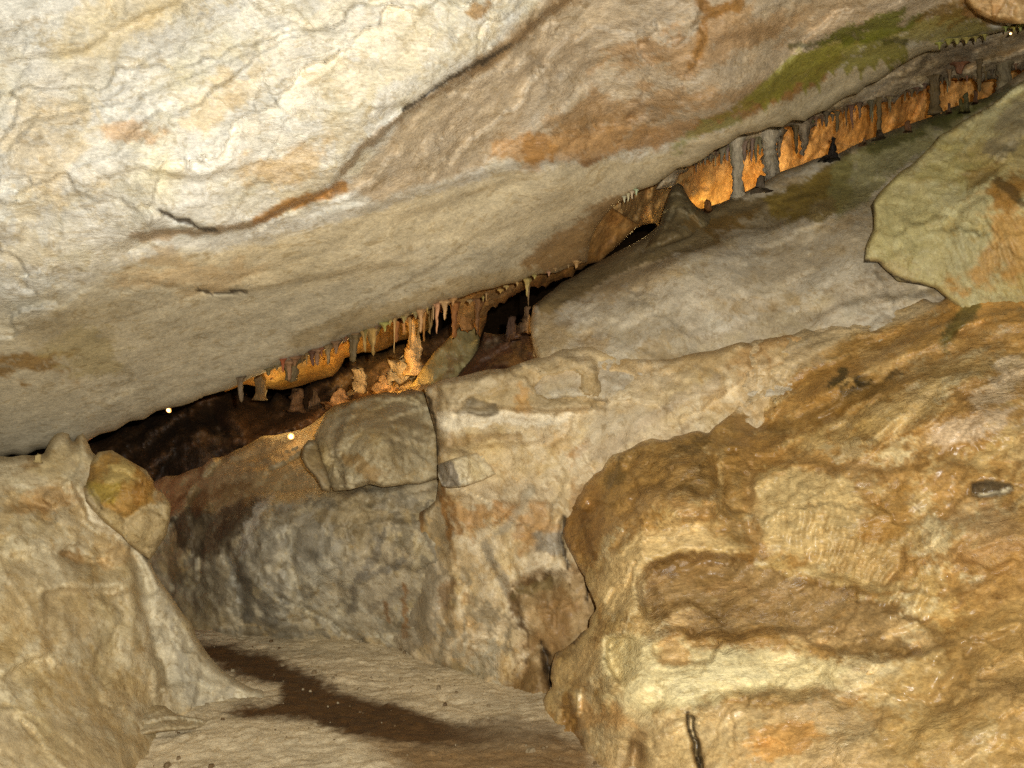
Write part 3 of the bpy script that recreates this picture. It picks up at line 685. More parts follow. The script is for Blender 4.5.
# ------------------------------------------------------------------ corridor wall, boulders
corr = mass('corridor_wall', [(-60, 600), (60, 520), (120, 500), (150, 484), (165, 476), (190, 470), (212, 458), (245, 446), (262, 436), (290, 432), (312, 424), (340, 404), (420, 384), (520, 380), (620, 420), (620, 760), (60, 760)],
    [(60, 520, 7.6), (165, 476, 7.4), (165, 600, 7.0), (250, 440, 7.3), (330, 420, 7.2), (210, 500, 6.75), (260, 500, 6.45), (330, 495, 6.3), (400, 485, 6.2), (420, 400, 6.8), (200, 560, 6.6), (260, 560, 6.3), (340, 560, 6.1), (420, 560, 5.95),
     (200, 640, 6.65), (280, 640, 6.55), (350, 645, 6.45), (430, 665, 6.2), (600, 450, 6.6), (600, 700, 6.0), (60, 700, 7.2)],
    M_wall, (178, 162, 128), relief=lambda p, P: rel(0.05, 0.05, 0.02, fac=0.022, seed=84, facs=2.6)(p, P) + 0.03 * ridged(vert(p, 2.5) + 0.2 * fbm(p, 2, 3, seed=90)[:, None], 2.6, 3, seed=86) * sm(P[:, 1], 490, 520), roll=(6, 0.12), step=2.3, thick=0.5, seed=84, edge=1.6, mott=0.14,
    feats=[('step', [(160, 492), (200, 480), (250, 468), (310, 462)][::1], -0.05, 3, 16), ('step', [(165, 512), (190, 506), (206, 504), (214, 520)], -0.12, 3, 20),
           ('step', [(210, 556), (222, 530), (245, 502), (262, 496), (285, 498), (310, 492), (360, 490), (430, 482)], -0.12, 3, 24),
           ('groove', [(222, 540), (238, 580), (240, 620)], 0.06, 6), ('groove', [(296, 520), (292, 560), (300, 600), (318, 630)], 0.05, 5), ('groove', [(345, 540), (336, 580), (342, 620)], 0.04, 5),
           ('groove', [(430, 500), (420, 540), (400, 575)], 0.04, 4), ('bump', 270, 570, 30, 60, 0, 0.08), ('bump', 190, 590, 22, 40, 0, 0.05)],
    stains=[('poly', [(170, 520), (262, 500), (450, 490), (450, 670), (200, 650)], (118, 108, 88), 0.7, dict(tex='vein', patch=1.0, soft=14)), ('blob', (300, 560, 60, 50, 0), (196, 188, 166), 0.5, dict(patch=1.0, tex='vert')), ('blob', (360, 600, 60, 40, 0), (196, 186, 160), 0.5, dict(patch=1.0)),
            ('poly', [(150, 486), (212, 458), (262, 436), (330, 410), (440, 380), (440, 480), (310, 492), (262, 496), (235, 505), (210, 515), (165, 520)], (152, 130, 90), 0.8, dict(soft=5, patch=0.2)),
            ('poly', [(170, 520), (195, 505), (208, 506), (214, 520), (240, 500), (270, 495), (262, 505), (240, 530), (225, 550), (205, 560), (180, 545)], (84, 70, 50), 0.9, dict(soft=4, patch=0.3)),
            ('blob', (200, 500, 60, 8, -8), (116, 92, 56), 0.7, dict(tex='bed')), ('blob', (215, 580, 26, 50, 0), (132, 118, 92), 0.7, dict(tex='vert')),
            ('line', [(232, 556), (238, 580), (241, 602)], (184, 180, 164), 0.6, dict(w=3)), ('line', [(244, 560), (248, 590), (250, 620)], (104, 97, 82), 0.7, dict(w=6)),
            ('blob', (262, 560, 22, 50, 5), (122, 112, 92), 0.7, dict(tex='vert')), ('blob', (305, 540, 24, 40, -10), (126, 116, 96), 0.7, dict(tex='vert')), ('blob', (272, 610, 12, 24, 0), (106, 98, 82), 0.7, {}),
            ('blob', (255, 520, 10, 24, 15), (186, 178, 160), 0.6, {}), ('blob', (350, 520, 60, 22, 0), (148, 128, 88), 0.6, {}), ('blob', (380, 580, 40, 50, 0), (170, 154, 124), 0.6, {}),
            ('line', [(385, 530), (372, 560), (356, 585), (350, 610)], (122, 112, 94), 0.8, dict(w=4)), ('line', [(402, 560), (380, 572), (362, 578)], (118, 108, 90), 0.8, dict(w=4)), ('line', [(400, 590), (385, 600), (368, 610)], (118, 108, 90), 0.6, dict(w=4)),
            ('blob', (200, 620, 30, 20, 0), (146, 128, 92), 0.6, {}), ('line', [(402, 585), (404, 600), (406, 630)], (138, 74, 34), 0.7, dict(w=3, tex='vert')), ('line', [(386, 600), (390, 622)], (128, 70, 34), 0.7, dict(w=3))])
tag(corr, 'grey streaked rock wall at the back of the passage below a sloping tan shelf', 'rock wall')

wedge = mass('wedge_boulder', [(400, 394), (414, 382), (424, 366), (434, 352), (448, 338), (458, 328), (470, 320), (479, 322), (480, 340), (478, 352), (470, 366), (460, 376), (448, 384), (440, 392), (430, 400)],
    [(405, 392, 7.1), (440, 350, 7.0), (475, 325, 7.2), (475, 360, 7.1), (440, 390, 6.9)], M_bank, (146, 130, 84), relief=rel(0.03, 0.03, 0.014, fac=0.06, seed=88, facs=2.6), roll=(4, 0.07), step=1.8, thick=0.7, close=True, seed=88,
    stains=[('blob', (450, 365, 24, 6, -40), (112, 88, 46), 0.7, {})])
tag(wedge, 'greenish wedge shaped boulder standing in front of the orange lit formation', 'boulder')

brown = mass('brown_boulder', [(440, 396), (455, 378), (468, 362), (480, 345), (484, 332), (500, 336), (512, 332), (520, 322), (530, 326), (536, 340), (540, 366), (560, 400)],
    [(450, 390, 6.9), (490, 345, 7.1), (530, 340, 7.0), (500, 380, 6.7), (550, 390, 6.7)], M_curt, (84, 56, 34), relief=rel(0.06, 0.05, 0.02, fac=0.04, seed=92, facs=3), roll=(5, 0.1), step=1.9, thick=0.8, close=True, seed=92, edge=2.0,
    stains=[('blob', (500, 360, 30, 6, -30), (120, 86, 52), 0.6, {}), ('blob', (522, 358, 10, 14, 0), (110, 78, 44), 0.6, {}), ('blob', (495, 336, 20, 4, 0), (130, 112, 84), 0.5, {})])
tag(brown, 'dark brown boulder in the hollow at the left end of the grey slab', 'boulder')

bould = mass('cracked_boulder', [(318, 452), (314, 436), (320, 424), (326, 412), (346, 402), (366, 396), (385, 392), (410, 389), (424, 392), (432, 402), (438, 420), (440, 450), (440, 478), (420, 484), (396, 486), (370, 484), (350, 490), (334, 491), (326, 478)],
    [(318, 440, 6.2), (380, 393, 6.4), (430, 400, 6.3), (330, 480, 6.0), (380, 440, 5.85), (430, 470, 5.95)], M_bank, (172, 154, 116), relief=rel(0.03, 0.03, 0.012, fac=0.06, seed=96, facs=2.0, shg=0.04), roll=(5, 0.09), step=1.9, thick=0.8, close=True, seed=96,
    feats=[('step', [(336, 478), (338, 450), (346, 424), (352, 404)], 0.06, 4, 16), ('step', [(350, 470), (380, 455), (420, 450)], -0.03, 4, 18)],
    stains=[('blob', (362, 468, 24, 12, 10), (158, 124, 60), 0.7, {}), ('blob', (395, 420, 40, 20, 0), (156, 138, 104), 0.6, {}), ('line', [(345, 405), (338, 430), (334, 455)], (124, 110, 84), 0.6, dict(w=6))])
tag(bould, 'tan cracked boulder resting on the shelf, left of the long vertical crack', 'boulder')
flake = mass('rock_flake', [(303, 446), (308, 440), (316, 440), (321, 452), (326, 468), (332, 484), (330, 492), (322, 490), (316, 478), (306, 468), (301, 458)],
    [(304, 450, 6.05), (320, 445, 6.1), (328, 488, 5.95), (312, 465, 6.0)], M_bank, (150, 134, 102), relief=rel(0.01, 0.01, 0.01, fac=0.01, seed=98), roll=(4, 0.08), step=1.6, thick=0.25, close=True, seed=98, edge=0.8)
tag(flake, 'narrow grey rock flake split off the left side of the tan cracked boulder', 'rock')

# ------------------------------------------------------------------ central pale wall
def rel_central(p, P):
    r = rel(0.05, 0.045, 0.014, fac=0.018, seed=101, facs=2.2)(p, P)
    # scalloped pockets low down
    low = sm(P[:, 1], 560, 640) * (1 - sm(P[:, 0], 500, 560))
    r += low * 0.09 * ridged(bed(p, 1.6), 3.6, 3, seed=103)
    r -= 0.05 * sm(P[:, 1], 480, 560) * sm(P[:, 0], 500, 530) * ridged(p, 3.2, 3, seed=104)
    return r
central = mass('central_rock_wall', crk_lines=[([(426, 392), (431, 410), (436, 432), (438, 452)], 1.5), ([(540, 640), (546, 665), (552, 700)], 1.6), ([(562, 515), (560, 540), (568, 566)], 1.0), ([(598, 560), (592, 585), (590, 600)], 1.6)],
    poly=[(424, 388), (440, 380), (462, 376), (490, 369), (520, 363), (545, 356), (560, 348), (580, 346), (606, 350), (640, 357), (672, 358), (700, 352), (740, 342), (790, 334), (830, 322), (870, 310), (910, 300), (1000, 286), (1150, 250), (1200, 500), (1150, 800), (640, 860), (520, 800), (440, 700), (330, 660), (350, 600), (400, 530), (436, 500), (439, 480), (437, 450), (434, 425), (428, 405)],
    ctrl=[(428, 395, 5.75), (436, 470, 5.75), (480, 375, 5.7), (560, 352, 5.7), (660, 358, 5.55), (760, 340, 5.45), (900, 300, 5.5), (1100, 260, 5.5), (480, 430, 5.55), (560, 430, 5.45), (650, 410, 5.35), (720, 400, 5.3),
     (400, 540, 6.2), (360, 620, 6.6), (440, 540, 5.85), (440, 620, 5.85), (500, 560, 5.6), (480, 668, 5.72), (420, 700, 6.1), (540, 520, 5.5), (570, 600, 5.35), (550, 700, 5.25), (600, 500, 5.3), (700, 600, 5.4), (600, 800, 4.9), (1100, 600, 5.6), (520, 780, 5.0)],
    mat=M_wall, base=(204, 182, 142), relief=rel_central, roll=(7, 0.14), step=2.2, thick=0.5, seed=101, edge=1.3, mott=0.09,
    feats=[('poly', [(438, 384), (500, 370), (560, 352), (596, 360), (600, 385), (590, 410), (550, 412), (500, 408), (470, 410), (440, 416)], 0.10, 4),
           ('step', [(436, 422), (470, 424), (500, 422), (545, 430), (570, 436)], 0.04, 3, 14), ('poly', [(458, 410), (470, 398), (485, 402), (500, 410), (480, 416)], -0.06, 3),
           ('step', [(436, 452), (500, 446), (560, 438)], 0.08, 3, 22), ('step', [(440, 500), (470, 496), (520, 505), (560, 500)], 0.06, 3, 20), ('step', [(452, 500), (446, 540), (452, 590), (444, 640)], 0.06, 4, 18),
           ('step', [(486, 540), (500, 520), (516, 505), (530, 480)], 0.06, 3, 18), ('step', [(488, 540), (496, 570), (512, 590), (520, 620), (534, 640)], 0.05, 3, 18),
           ('step', [(520, 582), (540, 572), (575, 574), (590, 560)], 0.12, 4, 26), ('groove', [(562, 515), (560, 545), (572, 575)], 0.04, 4), ('groove', [(540, 640), (550, 670), (560, 700)], 0.06, 5),
           ('step', [(430, 660), (450, 640), (480, 640), (515, 650), (520, 680)], -0.08, 3, 20), ('step', [(440, 610), (470, 605), (500, 612)], -0.04, 3, 14),
           ('flutes', 640, 375, 50, 25, 9, 0.010, 0), ('step', [(610, 470), (640, 440), (680, 410), (740, 385)], 0.05, 8, 30)],
    stains=[('poly', [(400, 500), (440, 490), (470, 560), (520, 640), (530, 700), (420, 690), (390, 620)], (140, 126, 98), 0.7, dict(tex='vein', patch=1.0, soft=12)), ('poly', [(430, 650), (450, 640), (500, 638), (522, 660), (515, 690), (440, 680)], (204, 190, 158), 0.8, dict(tex='vein', patch=1.0, soft=5)),
            ('poly', [(438, 384), (500, 370), (560, 352), (600, 362), (600, 410), (550, 412), (480, 406), (440, 412)], (158, 136, 94), 0.6, dict(soft=5)),
            ('poly', [(436, 414), (470, 412), (520, 410), (572, 416), (560, 424), (500, 424), (450, 432), (438, 428)], (226, 212, 182), 0.95, dict(soft=2, patch=0.15)),
            ('poly', [(456, 414), (470, 398), (485, 402), (502, 410), (480, 418)], (138, 124, 98), 0.9, dict(soft=2, patch=0.1)),
            ('line', [(440, 442), (480, 440), (520, 436)], (150, 118, 60), 0.6, dict(w=6)), ('blob', (520, 396, 12, 14, 30), (186, 140, 72), 0.7, {}),
            ('blob', (580, 450, 18, 8, -30), (186, 124, 66), 0.8, {}), ('blob', (490, 520, 36, 18, 0), (182, 128, 72), 0.7, dict(patch=0.8)), ('blob', (540, 530, 24, 26, 0), (178, 132, 80), 0.6, {}),
            ('poly', [(536, 534), (560, 530), (560, 552), (538, 552)], (152, 144, 126), 0.8, dict(soft=4, patch=0.2)), ('line', [(495, 540), (515, 515), (530, 490)], (160, 148, 122), 0.7, dict(w=5)),
            ('line', [(488, 545), (498, 570), (515, 600), (520, 620)], (150, 138, 116), 0.7, dict(w=6)),
            ('blob', (610, 430, 50, 16, -35), (196, 180, 150), 0.7, {}), ('line', [(600, 460), (640, 425), (680, 400), (720, 385)], (192, 172, 140), 0.7, dict(w=9)),
            ('blob', (720, 355, 60, 16, -10), (186, 158, 112), 0.5, {}), ('blob', (780, 350, 60, 12, -15), (190, 150, 90), 0.6, {}),
            ('poly', [(505, 590), (520, 575), (560, 570), (600, 560), (620, 640), (640, 800), (560, 840), (520, 740), (505, 690), (530, 650), (520, 620)], (158, 128, 80), 0.8, dict(soft=20, patch=0.6)),
            ('poly', [(505, 580), (600, 560), (600, 720), (530, 700)], (96, 64, 32), 0.8, dict(tex='vein', patch=1.0, soft=8)), ('poly', [(515, 590), (600, 570), (590, 700), (540, 700)], (178, 150, 104), 0.6, dict(tex='vert', patch=1.0, soft=8)), ('blob', (555, 620, 26, 36, 20), (134, 84, 40), 0.6, dict(patch=0.9, tex='vert')), ('blob', (545, 582, 40, 8, 0), (122, 104, 64), 0.7, {}), ('blob', (520, 690, 24, 30, 0), (132, 108, 60), 0.7, {}), ('line', [(542, 650), (548, 690), (556, 730)], (92, 50, 22), 0.7, dict(w=6)),
            ('line', [(420, 490), (422, 530), (426, 556)], (136, 76, 34), 0.8, dict(w=4, tex='vert', patch=0.7)), ('line', [(442, 490), (450, 530), (454, 560)], (140, 78, 34), 0.9, dict(w=4, tex='vert', patch=0.6)), ('line', [(452, 500), (458, 530)], (146, 84, 38), 0.7, dict(w=4, patch=0.7)),
            ('poly', [(395, 560), (430, 540), (450, 580), (440, 640), (400, 660), (380, 620)], (164, 150, 124), 0.7, dict(soft=8)), ('line', [(402, 590), (405, 640)], (132, 76, 38), 0.6, dict(w=3)),
            ('blob', (460, 560, 20, 24, 0), (188, 160, 112), 0.6, {}), ('blob', (470, 670, 36, 10, 0), (150, 134, 96), 0.6, {}), ('blob', (450, 600, 24, 10, 0), (150, 120, 84), 0.6, dict(patch=1.0)),
            ('blob', (575, 510, 14, 40, 0), (150, 98, 48), 0.6, dict(tex='vert'))])
tag(central, 'pale tan broken rock wall in the middle with a long crack down its left edge', 'rock wall')

# ------------------------------------------------------------------ flowstone mass on the right
def rel_flow(p, P):
    r = 0.06 * fbm(p, 1.2, 3, seed=111) + 0.03 * fbm(bed(p, 2.5), 5.0, 4, 0.6, seed=112) + 0.006 * fbm(p, 24, 2, 0.6, seed=113)
    up = 1 - sm(P[:, 1] + 0.15 * (P[:, 0] - 800), 560, 650)
    b = bed(p, 2.0); w = b + 0.1 * np.stack([fbm(p, 5, 3, seed=119), fbm(p, 5, 3, seed=120), fbm(p, 5, 3, seed=121)], 1)
    r += 0.06 * facets(w, 1.7, 6) + 0.030 * facets(w, 4.0, 7) + 0.010 * facets(w, 11.0, 8) + 0.003 * facets(w, 30.0, 9)
    q = p + 0.22 * np.stack([fbm(p, 1.1, 3, seed=140), 0 * p[:, 0], fbm(p, 1.1, 3, seed=141)], 1)
    r += 0.12 * shingle(bed(q, 2.4), 1.7, 121, wob=1.0, sharp=0.22) * (0.55 + 0.45 * up) + 0.035 * shingle(bed(q, 3.0), 5.5, 123, wob=0.9) * (0.3 + 0.7 * up) + 0.010 * up * ridged(bed(q, 5.0), 14.0, 2, seed=124)
    rt = sm(P[:, 0], 860, 930) * (1 - up)
    r += 0.022 * rt * ridged(bed(p, 3.0), 9.0, 3, seed=115)
    return r
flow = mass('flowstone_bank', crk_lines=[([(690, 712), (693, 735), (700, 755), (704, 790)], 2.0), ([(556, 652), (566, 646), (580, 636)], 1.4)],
    poly=[(548, 1000), (556, 800), (553, 745), (545, 725), (543, 700), (553, 686), (552, 664), (556, 652), (570, 644), (582, 632), (590, 618), (597, 608), (592, 596), (586, 584), (580, 570), (574, 558), (567, 546), (563, 530), (570, 510), (582, 492), (594, 474), (606, 462), (622, 452), (640, 442), (652, 438), (668, 440), (690, 432),
             (715, 426), (732, 412), (737, 392), (741, 368), (748, 345), (790, 336), (830, 325), (870, 313), (910, 303), (945, 298), (990, 288), (1024, 280), (1100, 255), (1400, 200), (1400, 1000)],
    ctrl=[(545, 720, 4.95), (560, 800, 4.6), (590, 600, 4.95), (575, 530, 5.25), (610, 465, 5.2), (650, 440, 5.15), (740, 410, 5.28), (745, 350, 5.42), (800, 345, 5.40), (900, 308, 5.38), (1024, 282, 5.1), (1300, 250, 4.8), (620, 560, 4.75), (640, 520, 4.8), (700, 480, 4.75), (740, 520, 4.7),
     (680, 640, 4.35), (620, 680, 4.35), (780, 560, 4.55), (800, 500, 4.65), (900, 430, 4.6), (960, 360, 4.75), (1024, 420, 4.3), (900, 560, 4.3), (830, 640, 4.15), (1024, 560, 3.9), (940, 680, 3.75), (750, 700, 4.0), (640, 768, 4.1), (760, 768, 3.75), (1024, 768, 3.3), (1300, 500, 3.6), (1000, 1000, 2.9), (600, 1000, 3.8)],
    mat=M_flow, base=(190, 160, 104), minerals=[((214, 198, 154), 31, 4.0, 0.6, 0.06), ((160, 116, 54), 32, 2.6, 0.7, 0.0), ((136, 102, 54), 33, 6.0, 0.55, 0.08), ((110, 78, 36), 34, 11.0, 0.45, 0.13)], relief=rel_flow, roll=(4, 0.05), step=2.0, thick=0.7, seed=111, edge=2.4, smooth_seg=7.0, mott=0.10,
    rg=lambda p, P: 0.5 + 1.6 * fbm(p, 1.8, 4, 0.6, seed=123),
    feats=[ # brown lens under a ledge
           ('step', [(652, 628), (640, 606), (638, 584), (652, 566), (676, 558), (710, 554), (760, 560)], 0.20, 3, 46), ('bump', 740, 600, 90, 34, 8, -0.05),
           ('step', [(655, 625), (690, 634), (740, 636), (790, 630), (830, 650), (880, 658), (930, 650), (965, 640)][::-1], 0.10, 3, 22),
           ('step', [(800, 566), (850, 582), (880, 590), (900, 570), (905, 545)], -0.06, 3, 20),
           # fluted drapery
           ('flutes', 805, 510, 52, 40, 10, 0.013, 0), ('flutes', 850, 560, 50, 30, 9, 0.015, 14), ('flutes', 905, 590, 26, 28, 12, 0.020, 4), ('bump', 810, 510, 60, 40, 0, 0.07),
           ('step', [(755, 545), (748, 500), (760, 470), (800, 460), (860, 468), (930, 476)][::-1], 0.05, 4, 24),
           # folds at upper left
           ('groove', [(640, 445), (628, 470), (640, 500), (618, 520)], 0.05, 5), ('groove', [(725, 430), (716, 460), (722, 490)], 0.06, 6), ('groove', [(748, 470), (750, 510), (756, 545)], 0.03, 6),
           ('step', [(640, 492), (690, 490), (716, 500), (722, 520)], -0.07, 4, 24), ('bump', 680, 508, 40, 18, 8, 0.08), ('step', [(640, 520), (700, 525), (730, 530)], 0.05, 5, 20),
           ('groove', [(740, 430), (800, 418), (860, 390), (930, 350), (1000, 310)], 0.06, 12), ('flutes', 770, 395, 26, 40, 8, 0.012, 0), ('step', [(745, 450), (800, 432), (870, 440), (940, 460), (1024, 480)], -0.05, 4, 30),
           ('groove', [(730, 440), (780, 400), (850, 360), (940, 325)], 0.04, 10), ('bump', 850, 375, 60, 14, -25, 0.06), ('bump', 960, 420, 60, 20, -20, 0.06),
           # broken lower face
           ('step', [(558, 690), (590, 684), (606, 672), (604, 650), (600, 640)], 0.03, 3, 16), ('step', [(624, 690), (612, 676), (608, 662), (606, 646), (612, 640), (640, 636)], 0.20, 1.6, 28),
           ('step', [(628, 640), (624, 628), (632, 618), (650, 614)], 0.07, 2, 18), ('poly', [(650, 645), (690, 630), (720, 640), (712, 662), (670, 664), (655, 655)], -0.06, 3),
           ('groove', [(691, 712), (694, 740), (702, 772), (706, 800)], 0.22, 2.6), ('step', [(690, 712), (720, 700), (760, 690), (800, 698), (840, 690)], -0.06, 3, 24),
           ('step', [(690, 714), (694, 740), (702, 772)], -0.08, 1.6, 26), ('step', [(560, 700), (590, 720), (640, 712), (680, 700)], -0.06, 4, 24),
           ('groove', [(640, 740), (632, 770), (628, 800)], 0.16, 9), ('groove', [(568, 705), (575, 740), (590, 780)], 0.12, 7), ('step', [(830, 700), (870, 690), (930, 700), (960, 660)], 0.05, 4, 30),
           ('step', [(930, 660), (980, 640), (1024, 620)], 0.05, 3, 24), ('step', [(900, 768), (930, 720), (990, 690), (1040, 680)], -0.05, 4, 30), ('bump', 980, 540, 50, 22, 0, 0.07), ('step', [(935, 575), (960, 560), (990, 570), (1024, 560)], 0.04, 3, 20),
           ('poly', [(972, 486), (990, 484), (1012, 486), (1010, 494), (985, 498), (974, 496)], -0.06, 3)],
    stains=[('poly', [(735, 330), (850, 316), (960, 290), (940, 312), (860, 336), (800, 372), (770, 400), (735, 430)], (192, 170, 130), 0.8, dict(soft=12, patch=0.1)), ('poly', [(800, 372), (860, 340), (945, 308), (1024, 286), (1400, 200), (1400, 330), (1024, 350), (960, 360), (900, 395), (840, 420), (760, 440), (740, 436)], (178, 132, 62), 0.8, dict(soft=16, patch=0.65, tex='bed')),
            ('blob', (985, 315, 60, 22, -20), (198, 144, 68), 0.7, {}), ('blob', (850, 400, 60, 14, -25), (138, 92, 30), 0.75, dict(tex='bed')), ('blob', (790, 420, 60, 10, -25), (134, 92, 34), 0.7, {}),
            ('blob', (866, 384, 20, 8, -20), (56, 46, 22), 0.95, dict(patch=0.35)), ('blob', (842, 374, 12, 7, -20), (66, 58, 28), 0.9, dict(patch=0.7)), ('line', [(852, 392), (880, 380), (900, 372)], (70, 56, 26), 0.8, dict(w=5, patch=0.7)),
            ('line', [(946, 345), (955, 330), (968, 315), (974, 305)], (84, 82, 40), 0.8, dict(w=8, patch=0.5)), ('blob', (930, 372, 14, 5, -20), (84, 78, 36), 0.8, {}),
            ('line', [(760, 445), (800, 420), (850, 395), (900, 385), (960, 365)], (130, 106, 52), 0.6, dict(w=10, patch=0.7, tex='bed')),
            ('blob', (890, 355, 30, 8, -25), (206, 170, 110), 0.8, {}), ('blob', (930, 370, 40, 6, -25), (204, 170, 112), 0.6, {}),
            ('blob', (985, 420, 60, 30, -20), (196, 172, 138), 0.8, dict(patch=0.8, tex='bed')), ('blob', (1000, 385, 50, 16, -25), (206, 184, 148), 0.7, dict(patch=0.9, tex='bed')), ('blob', (860, 440, 40, 10, -10), (188, 168, 122), 0.7, dict(patch=0.8)),
            ('poly', [(600, 470), (640, 440), (690, 432), (745, 410), (760, 440), (750, 540), (715, 540), (716, 500), (640, 490), (600, 520), (570, 540), (562, 525), (585, 490)], (148, 114, 54), 0.8, dict(soft=8, patch=0.4)),
            ('poly', [(562, 548), (563, 520), (590, 478), (602, 490), (606, 520), (598, 560), (590, 556)], (136, 88, 44), 0.8, dict(soft=5, patch=0.4)), ('line', [(588, 510), (590, 540), (594, 556)], (112, 62, 24), 0.8, dict(w=5)),
            ('blob', (700, 445, 26, 7, -25), (104, 82, 36), 0.8, {}), ('blob', (615, 470, 20, 10, -40), (104, 84, 38), 0.8, {}), ('blob', (680, 490, 20, 6, 5), (120, 88, 38), 0.7, {}), ('line', [(718, 500), (720, 480), (726, 450)], (196, 166, 108), 0.6, dict(w=4)),
            ('blob', (680, 512, 36, 9, 8), (184, 148, 88), 0.7, {}),
            ('poly', [(604, 560), (640, 532), (700, 530), (730, 545), (660, 560), (640, 585), (636, 612), (602, 612), (592, 590)], (204, 176, 122), 0.8, dict(soft=8, patch=0.2)),
            ('poly', [(755, 478), (800, 468), (850, 478), (862, 510), (850, 545), (800, 556), (762, 545), (752, 510)], (198, 172, 118), 0.85, dict(soft=12, patch=0.5, tex='vert')),
            ('poly', [(800, 556), (860, 520), (900, 540), (890, 585), (850, 580)], (186, 158, 104), 0.7, dict(soft=7, patch=0.6, tex='vert')),
            ('blob', (880, 520, 50, 22, -20), (160, 114, 48), 0.8, dict(tex='bed')), ('blob', (760, 455, 40, 12, -20), (160, 116, 54), 0.7, {}), ('line', [(740, 420), (750, 450), (752, 500), (758, 545)], (156, 120, 66), 0.5, dict(w=9, patch=0.9)),
            ('poly', [(640, 580), (662, 560), (700, 556), (740, 558), (780, 572), (830, 582), (880, 600), (930, 612), (955, 642), (900, 658), (860, 655), (800, 636), (740, 638), (690, 634), (660, 622), (642, 606)], (138, 106, 58), 0.85, dict(soft=8, patch=0.8, tex='bed')),
            ('poly', [(650, 575), (740, 562), (830, 590), (930, 625), (940, 650), (860, 650), (740, 632), (670, 625)], (206, 172, 116), 0.75, dict(tex='bed', patch=1.0, soft=8)), ('poly', [(640, 590), (660, 562), (720, 556), (800, 575), (900, 610), (880, 640), (700, 630)], (116, 86, 44), 0.6, dict(tex='bed', patch=0.9, soft=8)), ('blob', (720, 612, 70, 12, 6), (120, 86, 38), 0.6, dict(tex='bed', patch=0.8)), ('blob', (690, 574, 50, 10, 0), (122, 92, 44), 0.6, {}), ('blob', (885, 645, 45, 8, 8), (122, 90, 42), 0.8, {}), ('blob', (740, 590, 50, 10, 4), (166, 136, 84), 0.6, {}),
            ('poly', [(600, 640), (640, 636), (700, 645), (780, 650), (850, 665), (840, 690), (760, 690), (700, 705), (640, 712), (600, 700)], (216, 198, 146), 0.9, dict(soft=12, patch=0.25)), ('blob', (700, 680, 80, 26, -10), (222, 206, 156), 0.8, dict(patch=0.5)), ('poly', [(560, 700), (700, 712), (850, 700), (900, 760), (900, 900), (560, 900)], (196, 170, 122), 0.6, dict(soft=14, patch=0.3)), ('blob', (580, 670, 30, 18, 0), (184, 156, 106), 0.7, {}),
            ('blob', (680, 650, 30, 14, 20), (192, 152, 86), 0.7, {}), ('blob', (600, 720, 40, 14, -10), (190, 136, 76), 0.6, {}), ('line', [(566, 700), (574, 740), (592, 780)], (138, 88, 36), 0.9, dict(w=9, patch=0.5, tex='vert')),
            ('blob', (790, 740, 50, 18, 0), (196, 136, 68), 0.85, dict(patch=0.6)), ('blob', (640, 745, 10, 30, 10), (134, 108, 66), 0.7, {}), ('blob', (600, 690, 40, 8, 0), (150, 116, 60), 0.5, {}),
            ('poly', [(860, 690), (1024, 600), (1400, 560), (1400, 1000), (900, 900)], (168, 138, 84), 0.6, dict(soft=20, patch=0.5, tex='bed')),
            ('blob', (1000, 540, 50, 40, 0), (166, 136, 90), 0.6, {}), ('poly', [(972, 486), (990, 482), (1012, 484), (1010, 492), (985, 498), (974, 496)], (70, 60, 44), 0.85, dict(soft=3, patch=0.4)), ('line', [(985, 497), (1000, 496), (1010, 490)], (198, 184, 150), 0.8, dict(w=3)),
            ('line', [(800, 566), (840, 576), (880, 588), (900, 585)], (202, 176, 120), 0.7, dict(w=4)), ('line', [(795, 576), (830, 586), (870, 592)], (120, 90, 44), 0.6, dict(w=3)),
            ('blob', (960, 640, 30, 8, -10), (150, 120, 66), 0.6, {}), ('blob', (560, 655, 10, 12, 0), (110, 72, 30), 0.6, {})])
tag(flow, 'large ochre and gold flowstone bank with fluted folds filling the right foreground', 'flowstone')

